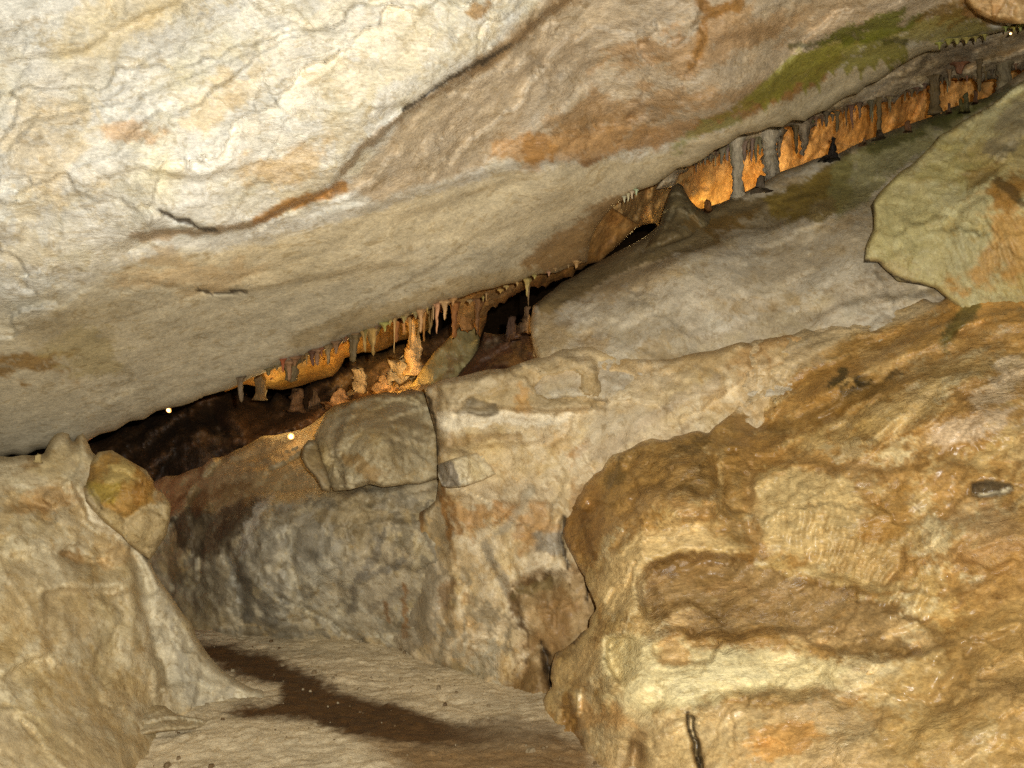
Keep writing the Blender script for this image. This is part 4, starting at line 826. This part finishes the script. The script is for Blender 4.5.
# ------------------------------------------------------------------ left bank and its boulder
def rel_bank(p, P):
    return rel(0.05, 0.04, 0.010, fac=0.04, seed=121, facs=1.5, ang=0.32, crk=0.02)(p, P) + 0.02 * ridged(bed(p, 2), 3.0, 3, seed=126)
bank = mass('rock_bank', [(-500, 500), (-200, 470), (0, 456), (22, 455), (44, 454), (49, 442), (55, 434), (62, 432), (69, 434), (73, 445), (77, 436), (83, 433), (87, 440), (92, 452), (104, 462), (110, 480), (104, 500), (112, 520), (126, 535), (140, 548), (150, 562), (158, 578), (170, 594), (182, 612), (196, 636), (208, 654), (222, 670), (240, 682), (262, 688), (275, 700), (262, 720), (230, 760), (200, 900), (150, 1100), (-500, 1100)],
    [(-400, 500, 4.4), (0, 456, 4.9), (60, 440, 5.05), (100, 470, 5.0), (110, 530, 4.95), (150, 565, 5.05), (205, 650, 5.25), (262, 690, 5.25), (240, 730, 5.15), (180, 760, 4.75), (190, 700, 5.0), (150, 650, 4.9), (150, 715, 4.75), (130, 745, 4.35), (100, 600, 4.7), (0, 600, 4.2), (60, 680, 4.25), (0, 768, 3.6), (90, 768, 3.95), (-300, 700, 3.2), (0, 1000, 2.8), (200, 1000, 3.6), (0, 520, 4.5)],
    M_bank, (188, 170, 132), relief=rel_bank, roll=(8, 0.2), step=2.3, thick=0.7, seed=121, edge=1.5, mott=0.09,
    feats=[('step', [(70, 478), (80, 500), (88, 520), (110, 532), (128, 538)], 0.12, 3, 18), ('step', [(50, 510), (64, 496), (80, 500)], 0.05, 3, 14), ('step', [(36, 594), (60, 588), (100, 590), (126, 584)], 0.10, 3, 22),
           ('poly', [(60, 548), (90, 540), (112, 546), (108, 562), (80, 566), (62, 560)], -0.06, 4), ('step', [(0, 680), (30, 662), (52, 655)], 0.10, 3, 18), ('step', [(62, 622), (60, 650), (50, 660)], 0.04, 3, 18),
           ('step', [(128, 560), (136, 600), (150, 630), (160, 670), (165, 695)], -0.12, 4, 26), ('step', [(0, 560), (40, 548), (90, 556), (130, 570)], 0.06, 3, 24), ('step', [(60, 740), (100, 700), (120, 660), (112, 620)], -0.06, 4, 24), ('groove', [(128, 545), (140, 570), (150, 600)], 0.05, 5), ('groove', [(150, 640), (162, 668), (164, 690)], 0.05, 6),
           ('step', [(170, 600), (176, 650), (190, 690), (214, 712)], 0.04, 5, 20), ('groove', [(0, 505), (30, 500), (60, 510)], 0.04, 5)],
    stains=[('poly', [(128, 545), (150, 560), (182, 612), (208, 654), (262, 688), (290, 705), (240, 722), (200, 712), (170, 700), (158, 660), (140, 600)], (200, 188, 158), 0.9, dict(soft=7, patch=0.3)),
            ('blob', (75, 553, 22, 8, 0), (150, 112, 56), 0.8, {}), ('blob', (50, 500, 50, 12, 0), (166, 128, 70), 0.6, {}), ('line', [(38, 592), (60, 587), (100, 589), (126, 583)], (214, 198, 160), 0.8, dict(w=5)), ('line', [(-20, 686), (12, 672), (50, 656)], (206, 190, 150), 0.8, dict(w=4)),
            ('blob', (95, 690, 60, 40, 0), (170, 142, 90), 0.5, {}), ('blob', (60, 615, 50, 40, 0), (176, 146, 92), 0.4, {}), ('blob', (70, 460, 40, 10, 0), (172, 154, 114), 0.6, {}), ('blob', (25, 462, 12, 8, 0), (140, 112, 62), 0.6, {}),
            ('line', [(88, 500), (92, 520), (112, 532), (128, 540)], (216, 202, 170), 0.9, dict(w=5)), ('poly', [(165, 600), (185, 640), (210, 680), (250, 700), (220, 716), (190, 706), (172, 670)], (186, 178, 156), 0.6, dict(tex='vein', patch=0.9, soft=5)), ('poly', [(150, 570), (200, 650), (240, 700), (190, 706), (160, 640)], (140, 126, 98), 0.5, dict(tex='vein', patch=1.0, soft=5)), ('blob', (74, 487, 6, 5, 0), (150, 92, 44), 0.8, {}), ('blob', (60, 486, 12, 8, 0), (200, 178, 136), 0.6, {}),
            ('blob', (110, 556, 16, 10, 0), (190, 160, 112), 0.6, {}), ('blob', (110, 640, 20, 60, 15), (166, 148, 108), 0.6, {}), ('blob', (30, 600, 30, 30, 0), (166, 146, 106), 0.5, {}),
            ('poly', [(-300, 740), (60, 735), (150, 735), (200, 760), (150, 1000), (-300, 1000)], (176, 154, 112), 0.6, dict(soft=14))])
tag(bank, 'sandy tan rock bank with small knobs on top, in the left foreground', 'rock bank')

lb = mass('ochre_boulder', [(88, 476), (90, 462), (98, 452), (112, 450), (120, 455), (132, 462), (146, 470), (153, 480), (155, 488), (164, 494), (171, 506), (170, 520), (166, 536), (158, 548), (150, 560), (138, 552), (122, 536), (106, 524), (94, 512), (84, 500), (82, 486)],
    [(90, 465, 4.95), (120, 455, 5.0), (160, 500, 5.0), (150, 555, 4.95), (120, 490, 4.80), (90, 500, 4.82), (130, 530, 4.86)], M_bank, (168, 148, 108),
    relief=rel(0.03, 0.035, 0.014, fac=0.09, seed=131, facs=2.6), roll=(5, 0.08), step=1.9, thick=0.6, close=True, seed=131, edge=1.4,
    feats=[('poly', [(84, 470), (100, 452), (135, 464), (152, 485), (148, 500), (128, 515), (104, 510), (92, 490)], 0.03, 3)],
    stains=[('poly', [(88, 466), (104, 452), (135, 464), (154, 485), (152, 500), (128, 518), (106, 508), (92, 486)], (158, 122, 48), 0.95, dict(soft=4, patch=0.25)), ('blob', (140, 488, 12, 16, 0), (150, 88, 28), 0.7, {}), ('blob', (122, 472, 14, 10, 20), (176, 158, 100), 0.6, {}), ('blob', (104, 488, 14, 14, 0), (150, 132, 54), 0.6, {}), ('blob', (124, 506, 12, 5, 0), (196, 160, 84), 0.7, {})])
tag(lb, 'boulder with a rusty ochre patch perched at the right end of the sandy bank', 'boulder')

# ------------------------------------------------------------------ loose stones
def stone(name, outline, D, thick_px_roll, mat, base, seed, label, cat='stone', stains=(), fac=0.02, dctrl=None):
    cx = sum(p[0] for p in outline) / len(outline); cy = sum(p[1] for p in outline) / len(outline)
    ctrl = dctrl or [(p[0], p[1], D) for p in outline[::2]] + [(cx, cy, D - 0.04)]
    o = mass(name, outline, ctrl, mat, base, relief=rel(0.006, 0.01, 0.006, fac=fac, seed=seed, facs=5), roll=thick_px_roll, step=1.4, thick=0.25, close=True, seed=seed, edge=0.5, stains=stains)
    return tag(o, label, cat)
stone('white_stone', [(438, 464), (452, 459), (462, 456), (478, 452), (484, 456), (490, 464), (496, 474), (484, 480), (466, 486), (450, 488), (442, 486), (438, 476)], 5.5, (3, 0.04), M_wall, (204, 188, 152), 141, 'white squared stone block sitting on the pale wall beside the long crack', stains=[('poly', [(436, 464), (452, 460), (462, 486), (442, 490)], (134, 122, 104), 0.9, dict(soft=2, patch=0.2, sharp=1))],
      dctrl=[(438, 464, 5.52), (454, 462, 5.36), (460, 486, 5.34), (440, 486, 5.5), (484, 454, 5.5), (496, 474, 5.45), (478, 468, 5.4)])
stone('flat_stone', [(118, 734), (124, 718), (134, 708), (150, 702), (165, 706), (176, 714), (200, 718), (214, 724), (190, 730), (160, 732), (135, 738)], 4.62, (5, 0.08), M_bank, (168, 150, 114), 143, 'low flat stone embedded where the sandy bank meets the cave floor', dctrl=[(118, 734, 4.58), (150, 702, 4.85), (214, 724, 4.8), (160, 736, 4.5), (150, 716, 4.66)], fac=0.012)
stone('corner_rock', [(962, -40), (966, 2), (978, 14), (996, 22), (1018, 24), (1060, 24), (1120, -10), (1060, -60)], 4.6, (7, 0.1), M_slab, (196, 160, 108), 145, 'small tan rock bulging from the ceiling above the bright glint at the top corner', 'rock', stains=[('line', [(964, 0), (980, 14), (1010, 24)], (140, 84, 30), 0.8, dict(w=5))])
stone('shelf_stone', [(738, 352), (742, 340), (752, 336), (760, 342), (756, 352)], 5.36, (3, 0.03), M_wall, (160, 146, 116), 147, 'tiny pale stone lying on the edge between the grey slab and the tan wall') if False else None

# ------------------------------------------------------------------ dripstones
def dripstone(name, px, py, plen, D, rt, rb, base, label, cat, group=None, mat=None, up=False, flare=1.5, lean=0.0, seed=0, both=False, lumps=0.12, on=None):
    """tapered, lumpy stone; px/py = where it springs from, rt/rb = half widths in picture units at root and tip"""
    rnd = random.Random(seed * 13 + int(px * 7 + py))
    if on: D = depth(on, px, py + (3 if up else -3)) + 0.01
    k = D / F
    root = W3(px, py, D); L = plen * k * (1 if up else -1)
    n = max(10, int(plen / 2)); m = 14
    co = []; fs = []
    ph = rnd.uniform(0, 99)
    for i in range(n + 1):
        t = i / n
        r = (rt + (rb - rt) * t ** 0.8) * k
        r *= 1 + flare * math.exp(-t * 7) * 0.6 + (flare * 0.5 * math.exp(-(1 - t) * 9) if both else 0)
        r *= 1 + lumps * 0.5 * math.sin(t * plen * 0.21 + ph)
        if not both and i == n: r *= 0.25
        z = root[2] + L * t * 1.0
        for j in range(m):
            a = 2 * math.pi * j / m
            rr = r * (1 + 0.14 * math.sin(3 * a + ph) + 0.08 * math.sin(5 * a + ph * 2 + t * 3))
            co.append((root[0] + lean * k * plen * t * t + rr * math.cos(a), root[1] + rr * math.sin(a), z))
    for i in range(n):
        for j in range(m):
            a = i * m + j; b = i * m + (j + 1) % m
            fs.append((a, b, b + m, a + m) if not up else (a, a + m, b + m, b))
    # root runs on into the rock it grows from
    co = np.array(co)
    top = co[:m].copy(); top[:, 2] += -0.015 if up else 0.02; top[:, 1] += 0.07
    base_i = len(co); co = np.concatenate([co, top, [[root[0], root[1] + 0.07, top[0, 2]]], [co[-m:].mean(0) + [0, 0, 0.004 * (1 if up else -1)]]])
    for j in range(m):
        a = j; b = (j + 1) % m
        fs.append((base_i + a, base_i + b, b, a)); fs.append((base_i + b, base_i + a, base_i + m)); fs.append((n * m + a, n * m + b, base_i + m + 1))
    q = co.copy(); am = max(rt, rb) * k * (0.7 + 2.5 * lumps)
    co[:, 0] += fbm(q, 9, 3, 0.6, seed=seed) * am * 0.9 + fbm(q, 32, 2, seed=seed + 2) * am * 0.5; co[:, 1] += fbm(q, 12, 3, seed=seed + 5) * am
    if up: co[:, 2] += fbm(q, 16, 3, seed=seed + 7) * am * 1.2
    tint = np.tile(lin(base), (len(co), 1)) * (1 + 0.5 * fbm(vert(q, 3), 14, 3, seed=seed + 1))[:, None]
    o = link_mesh(name, co, fs, mat or M_curt, tint, origin=root)
    return tag(o, label, cat, group)

GREY = (176, 162, 136); DK = (98, 80, 48); OR = (206, 172, 116)
# columns joining roof and ledge
dripstone('column', 737, 136, 62, None, 5.0, 5.2, GREY, 'slender grey column standing alone from roof to ledge before the brightest orange glow', 'column', flare=0.9, both=True, seed=1, on='grey_roof_ledge')
dripstone('column', 771, 128, 56, None, 6.5, 7.0, GREY, 'thick ragged grey column just right of the slender grey one', 'column', flare=1.2, both=True, seed=2, on='grey_roof_ledge', lumps=0.2)
dripstone('column', 935, 76, 38, None, 4.0, 4.5, DK, 'dark column with a wide foot between the low stalagmites and the thin dark stalactites', 'column', flare=1.1, both=True, seed=3, on='grey_roof_ledge', lumps=0.2)
dripstone('column', 1003, 60, 42, None, 7.0, 5.0, (124, 110, 80), 'wide grey green column near the picture edge at the top of the gap', 'column', flare=0.8, both=True, seed=4, on='grey_roof_ledge')
dripstone('column', 879, 98, 40, None, 2.2, 1.8, DK, 'thin dark column reaching down to the ledge among the short stalactites', 'column', flare=1.0, both=True, seed=5, on='grey_roof_ledge')
dripstone('column', 414, 313, 62, 7.5, 6.5, 6.0, OR, 'orange lit column behind the greenish wedge boulder', 'column', flare=0.8, both=True, seed=6, lumps=0.2)
dripstone('column', 261, 366, 34, 7.35, 4.2, 5.0, DK, 'brown column below the lower end of the ceiling lip', 'column', flare=0.9, both=True, seed=7)
dripstone('column', 465, 300, 30, 6.7, 6.0, 4.5, (160, 112, 56), 'stout amber column touching the top of the wedge boulder', 'column', flare=0.5, both=True, seed=8, lumps=0.15)
# larger stalactites
for i, (px, py, L, D, rt, rb, c, lab) in enumerate([
    (803, 124, 32, 6.95, 6.0, 1.4, (140, 122, 96), 'broad pointed grey stalactite right of the thick column'),
    (796, 126, 28, 7.05, 2.2, 1.2, DK, 'dark slim stalactite against the left side of the broad pointed one'),
    (780, 130, 28, 7.0, 3.6, 1.2, (128, 108, 80), 'grey brown stalactite hanging beside the thick ragged column'),
    (837, 112, 20, 7.1, 2.0, 1.4, DK, 'blunt dark stalactite above and right of the dark stalagmite figure'),
    (979, 60, 32, 7.15, 2.2, 1.4, DK, 'long thin dark stalactite between the two rightmost columns'),
    (950, 70, 18, 7.2, 1.6, 0.8, (120, 96, 64), 'short thin stalactite just right of the dark column with the wide foot'),
    (960, 64, 10, 7.2, 5.0, 2.0, (120, 78, 48), 'stubby reddish stalactite at the upper end of the gap'),
    (292, 362, 20, 7.3, 6.0, 4.6, DK, 'wide blunt dark brown stalactite cut square at its tip'),
    (312, 352, 14, 7.25, 2.2, 1.2, (84, 52, 30), 'small dark spike beside the wide blunt stalactite on the olive rock'),
    (283, 360, 12, 7.3, 1.8, 0.7, (140, 72, 34), 'tiny reddish spike left of the wide blunt stalactite'),
    (241, 378, 24, 7.4, 2.4, 1.6, (96, 78, 54), 'thin grey brown stalactite left of the brown column'),
    (373, 330, 26, 7.15, 4.5, 1.4, (150, 118, 62), 'yellowish stalactite cluster tip on the shadowed part of the lip'),
    (365, 332, 20, 7.15, 2.5, 1.2, (150, 118, 62), 'short yellow stalactite left of the yellowish cluster tip'),
    (354, 336, 26, 7.2, 4.0, 3.0, DK, 'thick dark stalactite at the end of the olive rock'),
    (396, 322, 20, 7.0, 3.0, 1.2, (160, 104, 50), 'amber stalactite left of the orange lit column'),
    (404, 318, 16, 6.95, 2.0, 0.8, (170, 118, 60), 'small bright amber stalactite touching the orange lit column'),
    (410, 316, 32, 7.0, 1.8, 1.0, (188, 140, 76), 'long bright needle stalactite in front of the orange lit column'),
    (431, 310, 24, 6.9, 3.0, 0.8, (140, 110, 60), 'olive pointed stalactite right of the orange lit column'),
    (424, 312, 30, 7.0, 2.0, 0.8, (176, 124, 60), 'thin amber stalactite between the orange column and the olive pointed one'),
    (528, 286, 20, 6.8, 1.2, 0.5, (140, 110, 70), 'single thin straw stalactite over the black hollow'),
    (454, 304, 34, 6.7, 3.0, 2.4, (150, 96, 44), 'slim red brown stalactite left of the stout amber column'),
    (478, 300, 34, 6.75, 3.5, 1.5, (120, 82, 44), 'brown stalactite at the edge of the black hollow')]):
    dripstone('stalactite', px, py, L, D, rt, rb, c, lab, 'stalactite', seed=20 + i, on='grey_roof_ledge' if px > 690 else ('draped_curtain' if px > 385 else 'cave_ceiling'))
# rows of small look-alikes
def row(pts, D, rr, ll, c, label, group, seed, kind='stalactite', up=False, on='grey_roof_ledge'):
    rnd = random.Random(seed); ORD = 'first second third fourth fifth sixth seventh eighth ninth tenth eleventh twelfth'.split()
    for i, (x, y) in enumerate(sorted(pts)):
        x += rnd.uniform(-3.2, 3.2) if len(pts) > 9 else 0
        L = ll[0] + (ll[1] - ll[0]) * rnd.random() ** 1.8; r = rnd.uniform(*rr)
        dripstone(kind, x, y, L, D + rnd.uniform(-0.08, 0.08), r, r * rnd.uniform(0.25, 0.5), [q * rnd.uniform(0.9, 1.1) for q in c], label % ORD[i], kind, group, seed=seed + i, up=up, on=on)
row([(813, 118), (818, 117), (823, 116), (829, 113), (844, 107), (850, 106), (857, 104), (863, 103), (868, 101), (872, 101), (886, 97), (892, 96)], 7.1, (1.2, 2.4), (10, 24), (104, 86, 56),
    '%s from the left of the short dark stalactites right of the broad grey one', 'short dark stalactites along the grey roof ledge', 200)
row([(905, 92), (912, 90), (918, 88), (925, 84), (942, 78), (967, 72), (986, 72), (992, 70), (1016, 64)], 7.2, (1.0, 2.0), (5, 13), (104, 84, 54),
    '%s from the left of the stubby stalactites at the upper end of the gap', 'stubby stalactites at the upper end of the gap', 230)
row([(744, 142), (748, 140), (752, 139), (756, 138), (760, 137), (731, 142), (727, 145), (722, 147)], 6.95, (1.4, 3.0), (14, 28), (126, 108, 84),
    '%s from the left of the ragged grey stalactites around the slender grey column', 'ragged stalactites between the two grey columns', 250)
row([(716, 150), (709, 154), (702, 158), (696, 162)], 6.8, (0.9, 1.6), (6, 12), (84, 64, 44),
    '%s from the left of the little dark spikes before the slender grey column', 'little dark spikes left of the columns', 270)
row([(632, 192), (628, 194), (624, 197), (636, 190)], 5.9, (1.0, 1.6), (5, 9), (176, 160, 130),
    '%s from the left of the tiny pale drips above the orange fold', 'tiny pale drips on the lip above the orange fold', 280, on='cave_ceiling')
row([(949, 40), (958, 39), (967, 38), (976, 37), (985, 35), (1006, 27), (1014, 27), (1020, 26), (940, 43)], 5.45, (1.6, 3.0), (5, 9), (140, 130, 66),
    '%s from the left of the mossy yellow drips on the ceiling edge', 'mossy drips at the ceiling edge', 290, on='cave_ceiling')
row([(338, 342), (330, 346), (322, 349), (302, 357), (346, 338)], 7.15, (1.2, 2.4), (4, 10), (110, 76, 40),
    '%s from the left of the small brown spikes along the olive rock', 'small brown spikes in front of the olive rock', 310, on='cave_ceiling')
row([(441, 306), (446, 305), (437, 308), (418, 313)], 6.85, (1.0, 1.8), (5, 11), (150, 112, 60),
    '%s from the left of the short amber drips above the wedge boulder', 'short amber drips above the wedge boulder', 320, on='draped_curtain')
cone = mass('stalagmite', [(640, 252), (652, 236), (660, 224), (663, 212), (667, 200), (670, 192), (673, 186), (678, 183), (683, 186), (686, 193), (691, 201), (697, 207), (706, 211), (716, 214), (712, 226), (690, 238), (664, 248)],
    [(645, 248, 6.25), (663, 215, 6.45), (678, 184, 6.5), (710, 213, 6.5), (700, 232, 6.3), (672, 232, 6.15), (678, 205, 6.35)], M_wall, (116, 102, 72), relief=rel(0.01, 0.02, 0.01, fac=0.01, seed=180), roll=(8, 0.14), step=1.4, thick=0.35, close=True, seed=180, edge=0.7,
    feats=[('groove', [(673, 205), (671, 215), (668, 225)], 0.03, 1.6), ('groove', [(684, 205), (690, 215)], 0.02, 2)], stains=[('blob', (690, 222, 12, 8, 0), (120, 96, 44), 0.7, {})])
tag(cone, 'tall rounded grey brown stalagmite cone on the rim, left of the columns', 'stalagmite')
row([(575 - 9.5 * i, 262 + 3.6 * i) for i in range(12)], 6.4, (0.5, 2.6), (2, 18), (166, 134, 82),
    '%s from the left of the amber drips above the black hollow', 'amber drips under the middle of the lip', 340, on='cave_ceiling')
row([(452 - 6.4 * i, 300 + 2.2 * i) for i in range(12)], 6.4, (0.6, 3.2), (4, 34), (166, 134, 82),
    '%s from the left of the amber stalactites around the orange column', 'amber stalactites around the orange column', 360, on='cave_ceiling')
row([(376 - 10 * i, 327 + 3.9 * i) for i in range(12)], 6.4, (0.6, 3.4), (3, 22), (116, 92, 54),
    '%s from the left of the dark brown drips along the low lip', 'dark brown drips along the low lip', 380, on='cave_ceiling')
row([(778 + 19 * i, 133 - 6.0 * i) for i in range(12)], 6.8, (0.6, 1.7), (4, 24), (124, 104, 72),
    '%s from the left of the needle thin stalactites scattered along the grey roof ledge', 'needle thin stalactites along the roof ledge', 400)
row([(700 + 5.2 * i, 160 - 2.2 * i) for i in range(8)], 6.8, (0.6, 1.6), (5, 22), (128, 110, 84),
    '%s from the left of the thin grey needles before the slender grey column', 'thin grey needles before the slender column', 420)
# stalagmites (grow up)
for i, (px, py, L, D, rt, rb, c, lab, fl) in enumerate([
(708, 211, 12, 6.85, 3.5, 2.2, (128, 84, 40), 'small amber stalagmite knob between the rounded cone and the slender column', 0.8),
    (761, 192, 15, 6.75, 6.5, 2.6, (104, 90, 72), 'squat dark mound at the foot of the thick ragged column', 1.0),
    (833, 160, 24, 6.9, 5.0, 2.0, (34, 26, 18), 'small black stalagmite shaped like a seated figure on the rim', 1.0),
    (826, 160, 6, 6.9, 4.0, 2.0, (40, 30, 20), 'low dark lump touching the black seated stalagmite', 0.8),
    (880, 139, 10, 7.0, 3.5, 1.5, (60, 46, 28), 'dark pointed stub under the thin dark column', 1.4),
    (864, 144, 7, 6.9, 3.0, 1.5, (104, 74, 44), 'low brown knob left of the dark pointed stub', 0.6),
    (908, 132, 12, 6.95, 3.0, 2.4, (110, 74, 42), 'rounded reddish brown stalagmite left of the wide footed dark column', 0.6),
    (949, 113, 10, 7.0, 2.2, 1.4, (92, 64, 36), 'short brown peg right of the wide footed dark column', 0.4),
    (961, 112, 14, 7.0, 2.6, 1.6, (96, 88, 44), 'first olive peg of the mossy cluster beside the short brown peg', 0.4),
    (967, 112, 20, 7.0, 3.0, 1.8, (92, 84, 44), 'tallest olive stalagmite in the mossy cluster on the rim', 0.4),
    (975, 103, 12, 7.0, 2.4, 1.4, (90, 60, 34), 'brown peg on the far side of the mossy stalagmite cluster', 0.4),
    (527, 334, 30, 6.75, 5.5, 2.6, (124, 92, 58), 'brown peg like stalagmite in the black hollow beside the grey slab', 0.5),
    (511, 340, 24, 6.85, 6.0, 3.0, (88, 60, 38), 'darker shorter stalagmite left of the peg in the black hollow', 0.7),
    (316, 408, 16, 7.8, 6.0, 3.0, (96, 76, 54), 'grey brown stalagmite stump in the dark recess', 0.8),
    (298, 412, 24, 7.9, 7.0, 4.0, (96, 72, 48), 'ragged dark stalagmite left of the grey brown stump', 0.8),
    (360, 392, 24, 7.5, 9.0, 5.0, (206, 176, 122), 'orange lit stalagmite mound below the yellowish stalactites', 0.8),
    (400, 386, 28, 7.3, 12.0, 6.0, (214, 186, 130), 'brightly lit orange lumpy formation at the foot of the orange column', 0.8),
    (385, 392, 16, 7.3, 9.0, 5.0, (196, 156, 100), 'low orange lump left of the brightly lit formation', 0.8),
    (340, 404, 16, 7.6, 10.0, 5.0, (176, 136, 90), 'dim orange mound left of the orange stalagmite', 0.8),
    (316, 440, 12, 7.0, 8.0, 5.0, (196, 140, 66), 'yellow glowing stone lump just behind the cracked boulder', 0.4)]):
    dripstone('stalagmite', px, py, L, D, rt, rb, c, lab, 'stalagmite', seed=60 + i, up=True, flare=fl, lumps=0.16, on='grey_rock_slab' if px > 690 else ('brown_boulder' if 500 < px < 540 else 'recess_wall'))
dripstone('stone', 38, 462, 8, 4.9, 3.5, 2.5, (176, 154, 104), 'tiny rock knob on the far left crest of the sandy bank', 'rock knob', seed=99, up=True, flare=0.4)

# ------------------------------------------------------------------ show cave lamps
M_lamp = bpy.data.materials.new('lamp_glow'); M_lamp.use_nodes = True
_b = M_lamp.node_tree.nodes['Principled BSDF']; _b.inputs['Emission Color'].default_value = (1.0, 0.72, 0.40, 1); _b.inputs['Emission Strength'].default_value = 7
M_halo = bpy.data.materials.new('amber_halo_glow'); M_halo.use_nodes = True
_b = M_halo.node_tree.nodes['Principled BSDF']; _b.inputs['Base Color'].default_value = (0.8, 0.5, 0.2, 1); _b.inputs['Emission Color'].default_value = (1.0, 0.45, 0.12, 1); _b.inputs['Emission Strength'].default_value = 0.8
M_metal = bpy.data.materials.new('dark_lamp_metal'); M_metal.use_nodes = True
_b = M_metal.node_tree.nodes['Principled BSDF']; _b.inputs['Base Color'].default_value = (0.03, 0.028, 0.025, 1); _b.inputs['Metallic'].default_value = 0.6; _b.inputs['Roughness'].default_value = 0.5
def cyl(c, axis, prof, n=18):
    """lathe: prof = [(offset along axis, radius)]"""
    ax = Vector(axis).normalized(); u = ax.orthogonal().normalized(); v = ax.cross(u); co = []; fs = []
    for (t, r) in prof:
        for j in range(n):
            a = 2 * math.pi * j / n
            co.append(tuple(Vector(c) + ax * t + u * (r * math.cos(a)) + v * (r * math.sin(a))))
    for i in range(len(prof) - 1):
        for j in range(n):
            a = i * n + j; b = i * n + (j + 1) % n
            fs.append((a, b, b + n, a + n))
    fs.append(tuple(range(n))[::-1]); fs.append(tuple(range((len(prof) - 1) * n, len(prof) * n)))
    return co, fs
def lamp(px, py, D, axis, r, label, power=None, color=(1, 0.52, 0.16), off=(0, 0, 0)):
    p = W3(px, py, D)
    e = bpy.data.objects.new('spot_lamp', None); COL.objects.link(e); e.location = p
    tag(e, label, 'lamp')
    co, fs = cyl(p, axis, [(-0.05, r * 0.55), (-0.04, r * 0.9), (0.0, r * 1.15), (0.012, r * 1.15)])
    link_mesh('housing', co, fs, M_metal, origin=p, parent=e)
    co, fs = cyl(p, axis, [(0.0125, r), (0.02, r * 0.85), (0.024, r * 0.4)])
    link_mesh('lens', co, fs, M_lamp, origin=p, parent=e)
    co, fs = cyl(p, axis, [(0.0125, r), (0.0128, r * 1.5), (0.022, r * 1.75), (0.0225, r * 1.7), (0.0135, r * 1.05)])  # glowing ring added around the lens to imitate its glare
    link_mesh('glow_ring', co, fs, M_halo, origin=p, parent=e)
    if power: glow(tuple(Vector(p) + Vector(axis).normalized() * 0.12 + Vector(off)), power, color)
    return e
def glow(loc, power, color=(1, 0.50, 0.14), r=0.06, name='warm_lamp_light'):
    d = bpy.data.lights.new(name, 'POINT'); d.energy = power; d.color = color; d.shadow_soft_size = r
    o = bpy.data.objects.new(name, d); COL.objects.link(o); o.location = loc
    return o
lamp(167, 411, 7.6, (0.85, -0.55, 0.35), 0.012, 'small bright white lamp glowing just under the low end of the ceiling lip', 1.0, (1, 0.7, 0.4))
lamp(291, 437, 7.05, (0.2, -1, 0.25), 0.013, 'small warm lamp lying on the tan shelf left of the cracked boulder', 0.6, (1, 0.6, 0.25))
lamp(1010, 34, 5.6, (-0.3, -1, -0.2), 0.004, 'tiny bright glint at the top corner under the corner rock', None)  # small glowing disc set here for a bright glint
# lamps hidden behind the rim and the boulders
A1 = (1, 0.70, 0.27); A2 = (1, 0.60, 0.27); A3 = (1, 0.55, 0.15)
glow(tuple(W3(732, 220, 7.3)), 26, A1, 0.12); glow(tuple(W3(692, 232, 7.05)), 14, A1, 0.12); glow(tuple(W3(640, 250, 6.95)), 15, A1, 0.15); glow(tuple(W3(800, 190, 7.7)), 5, A2, 0.12); glow(tuple(W3(870, 165, 7.8)), 3, A2, 0.12); glow(tuple(W3(980, 130, 7.9)), 2.4, A2, 0.12)
glow(tuple(W3(388, 402, 7.1)), 34, A3, 0.12); glow(tuple(W3(350, 408, 7.3)), 20, A3, 0.12); glow(tuple(W3(280, 405, 7.5)), 3.5, A1, 0.12); glow(tuple(W3(470, 330, 7.5)), 2.5, A1, 0.12)
glow(tuple(W3(96, 458, 7.0)), 1.5, (1, 0.2, 0.05)); glow(tuple(W3(324, 430, 6.8)), 0.8, A1, 0.1)

# ------------------------------------------------------------------ gravel
def gravel():
    rnd = random.Random(77); co = []; fs = []; cl = []
    for k in range(420):
        y = 3.9 + 2.8 * rnd.random() ** 0.9; x = rnd.uniform(-1.9, 0.75)
        r = 0.004 + 0.02 * rnd.random() ** 6
        z = float(0.05 * fbm(np.array([[x, y, 0.0]]), 0.9, 3, seed=31)[0] + 0.022 * fbm(np.array([[x, y, 0.0]]), 5.0, 4, 0.6, seed=32)[0])
        b = len(co); c = lin(rnd.choice([(140, 122, 92), (120, 100, 70), (96, 74, 44), (156, 140, 110)]))
        R_ = [r * rnd.uniform(0.6, 1.2) for _ in range(6)]
        for j in range(6):
            a = j * math.pi / 3 + rnd.uniform(-.3, .3)
            co.append((x + R_[j] * math.cos(a), y + R_[j] * math.sin(a), z - 0.004))
        for j in range(6):
            a = j * math.pi / 3 + rnd.uniform(-.3, .3)
            co.append((x + R_[j] * 0.65 * math.cos(a), y + R_[j] * 0.65 * math.sin(a), z + r * rnd.uniform(0.5, 0.9)))
        for j in range(6):
            fs.append((b + j, b + (j + 1) % 6, b + 6 + (j + 1) % 6, b + 6 + j))
        fs.append(tuple(b + 6 + j for j in range(6))); fs.append(tuple(b + 5 - j for j in range(6)))
        cl += [c] * 12
    o = link_mesh('gravel', co, fs, M_bank, np.array(cl), smooth=False)
    tag(o, 'scattered small pebbles and grit on the cave floor', 'gravel', kind='stuff')
gravel()
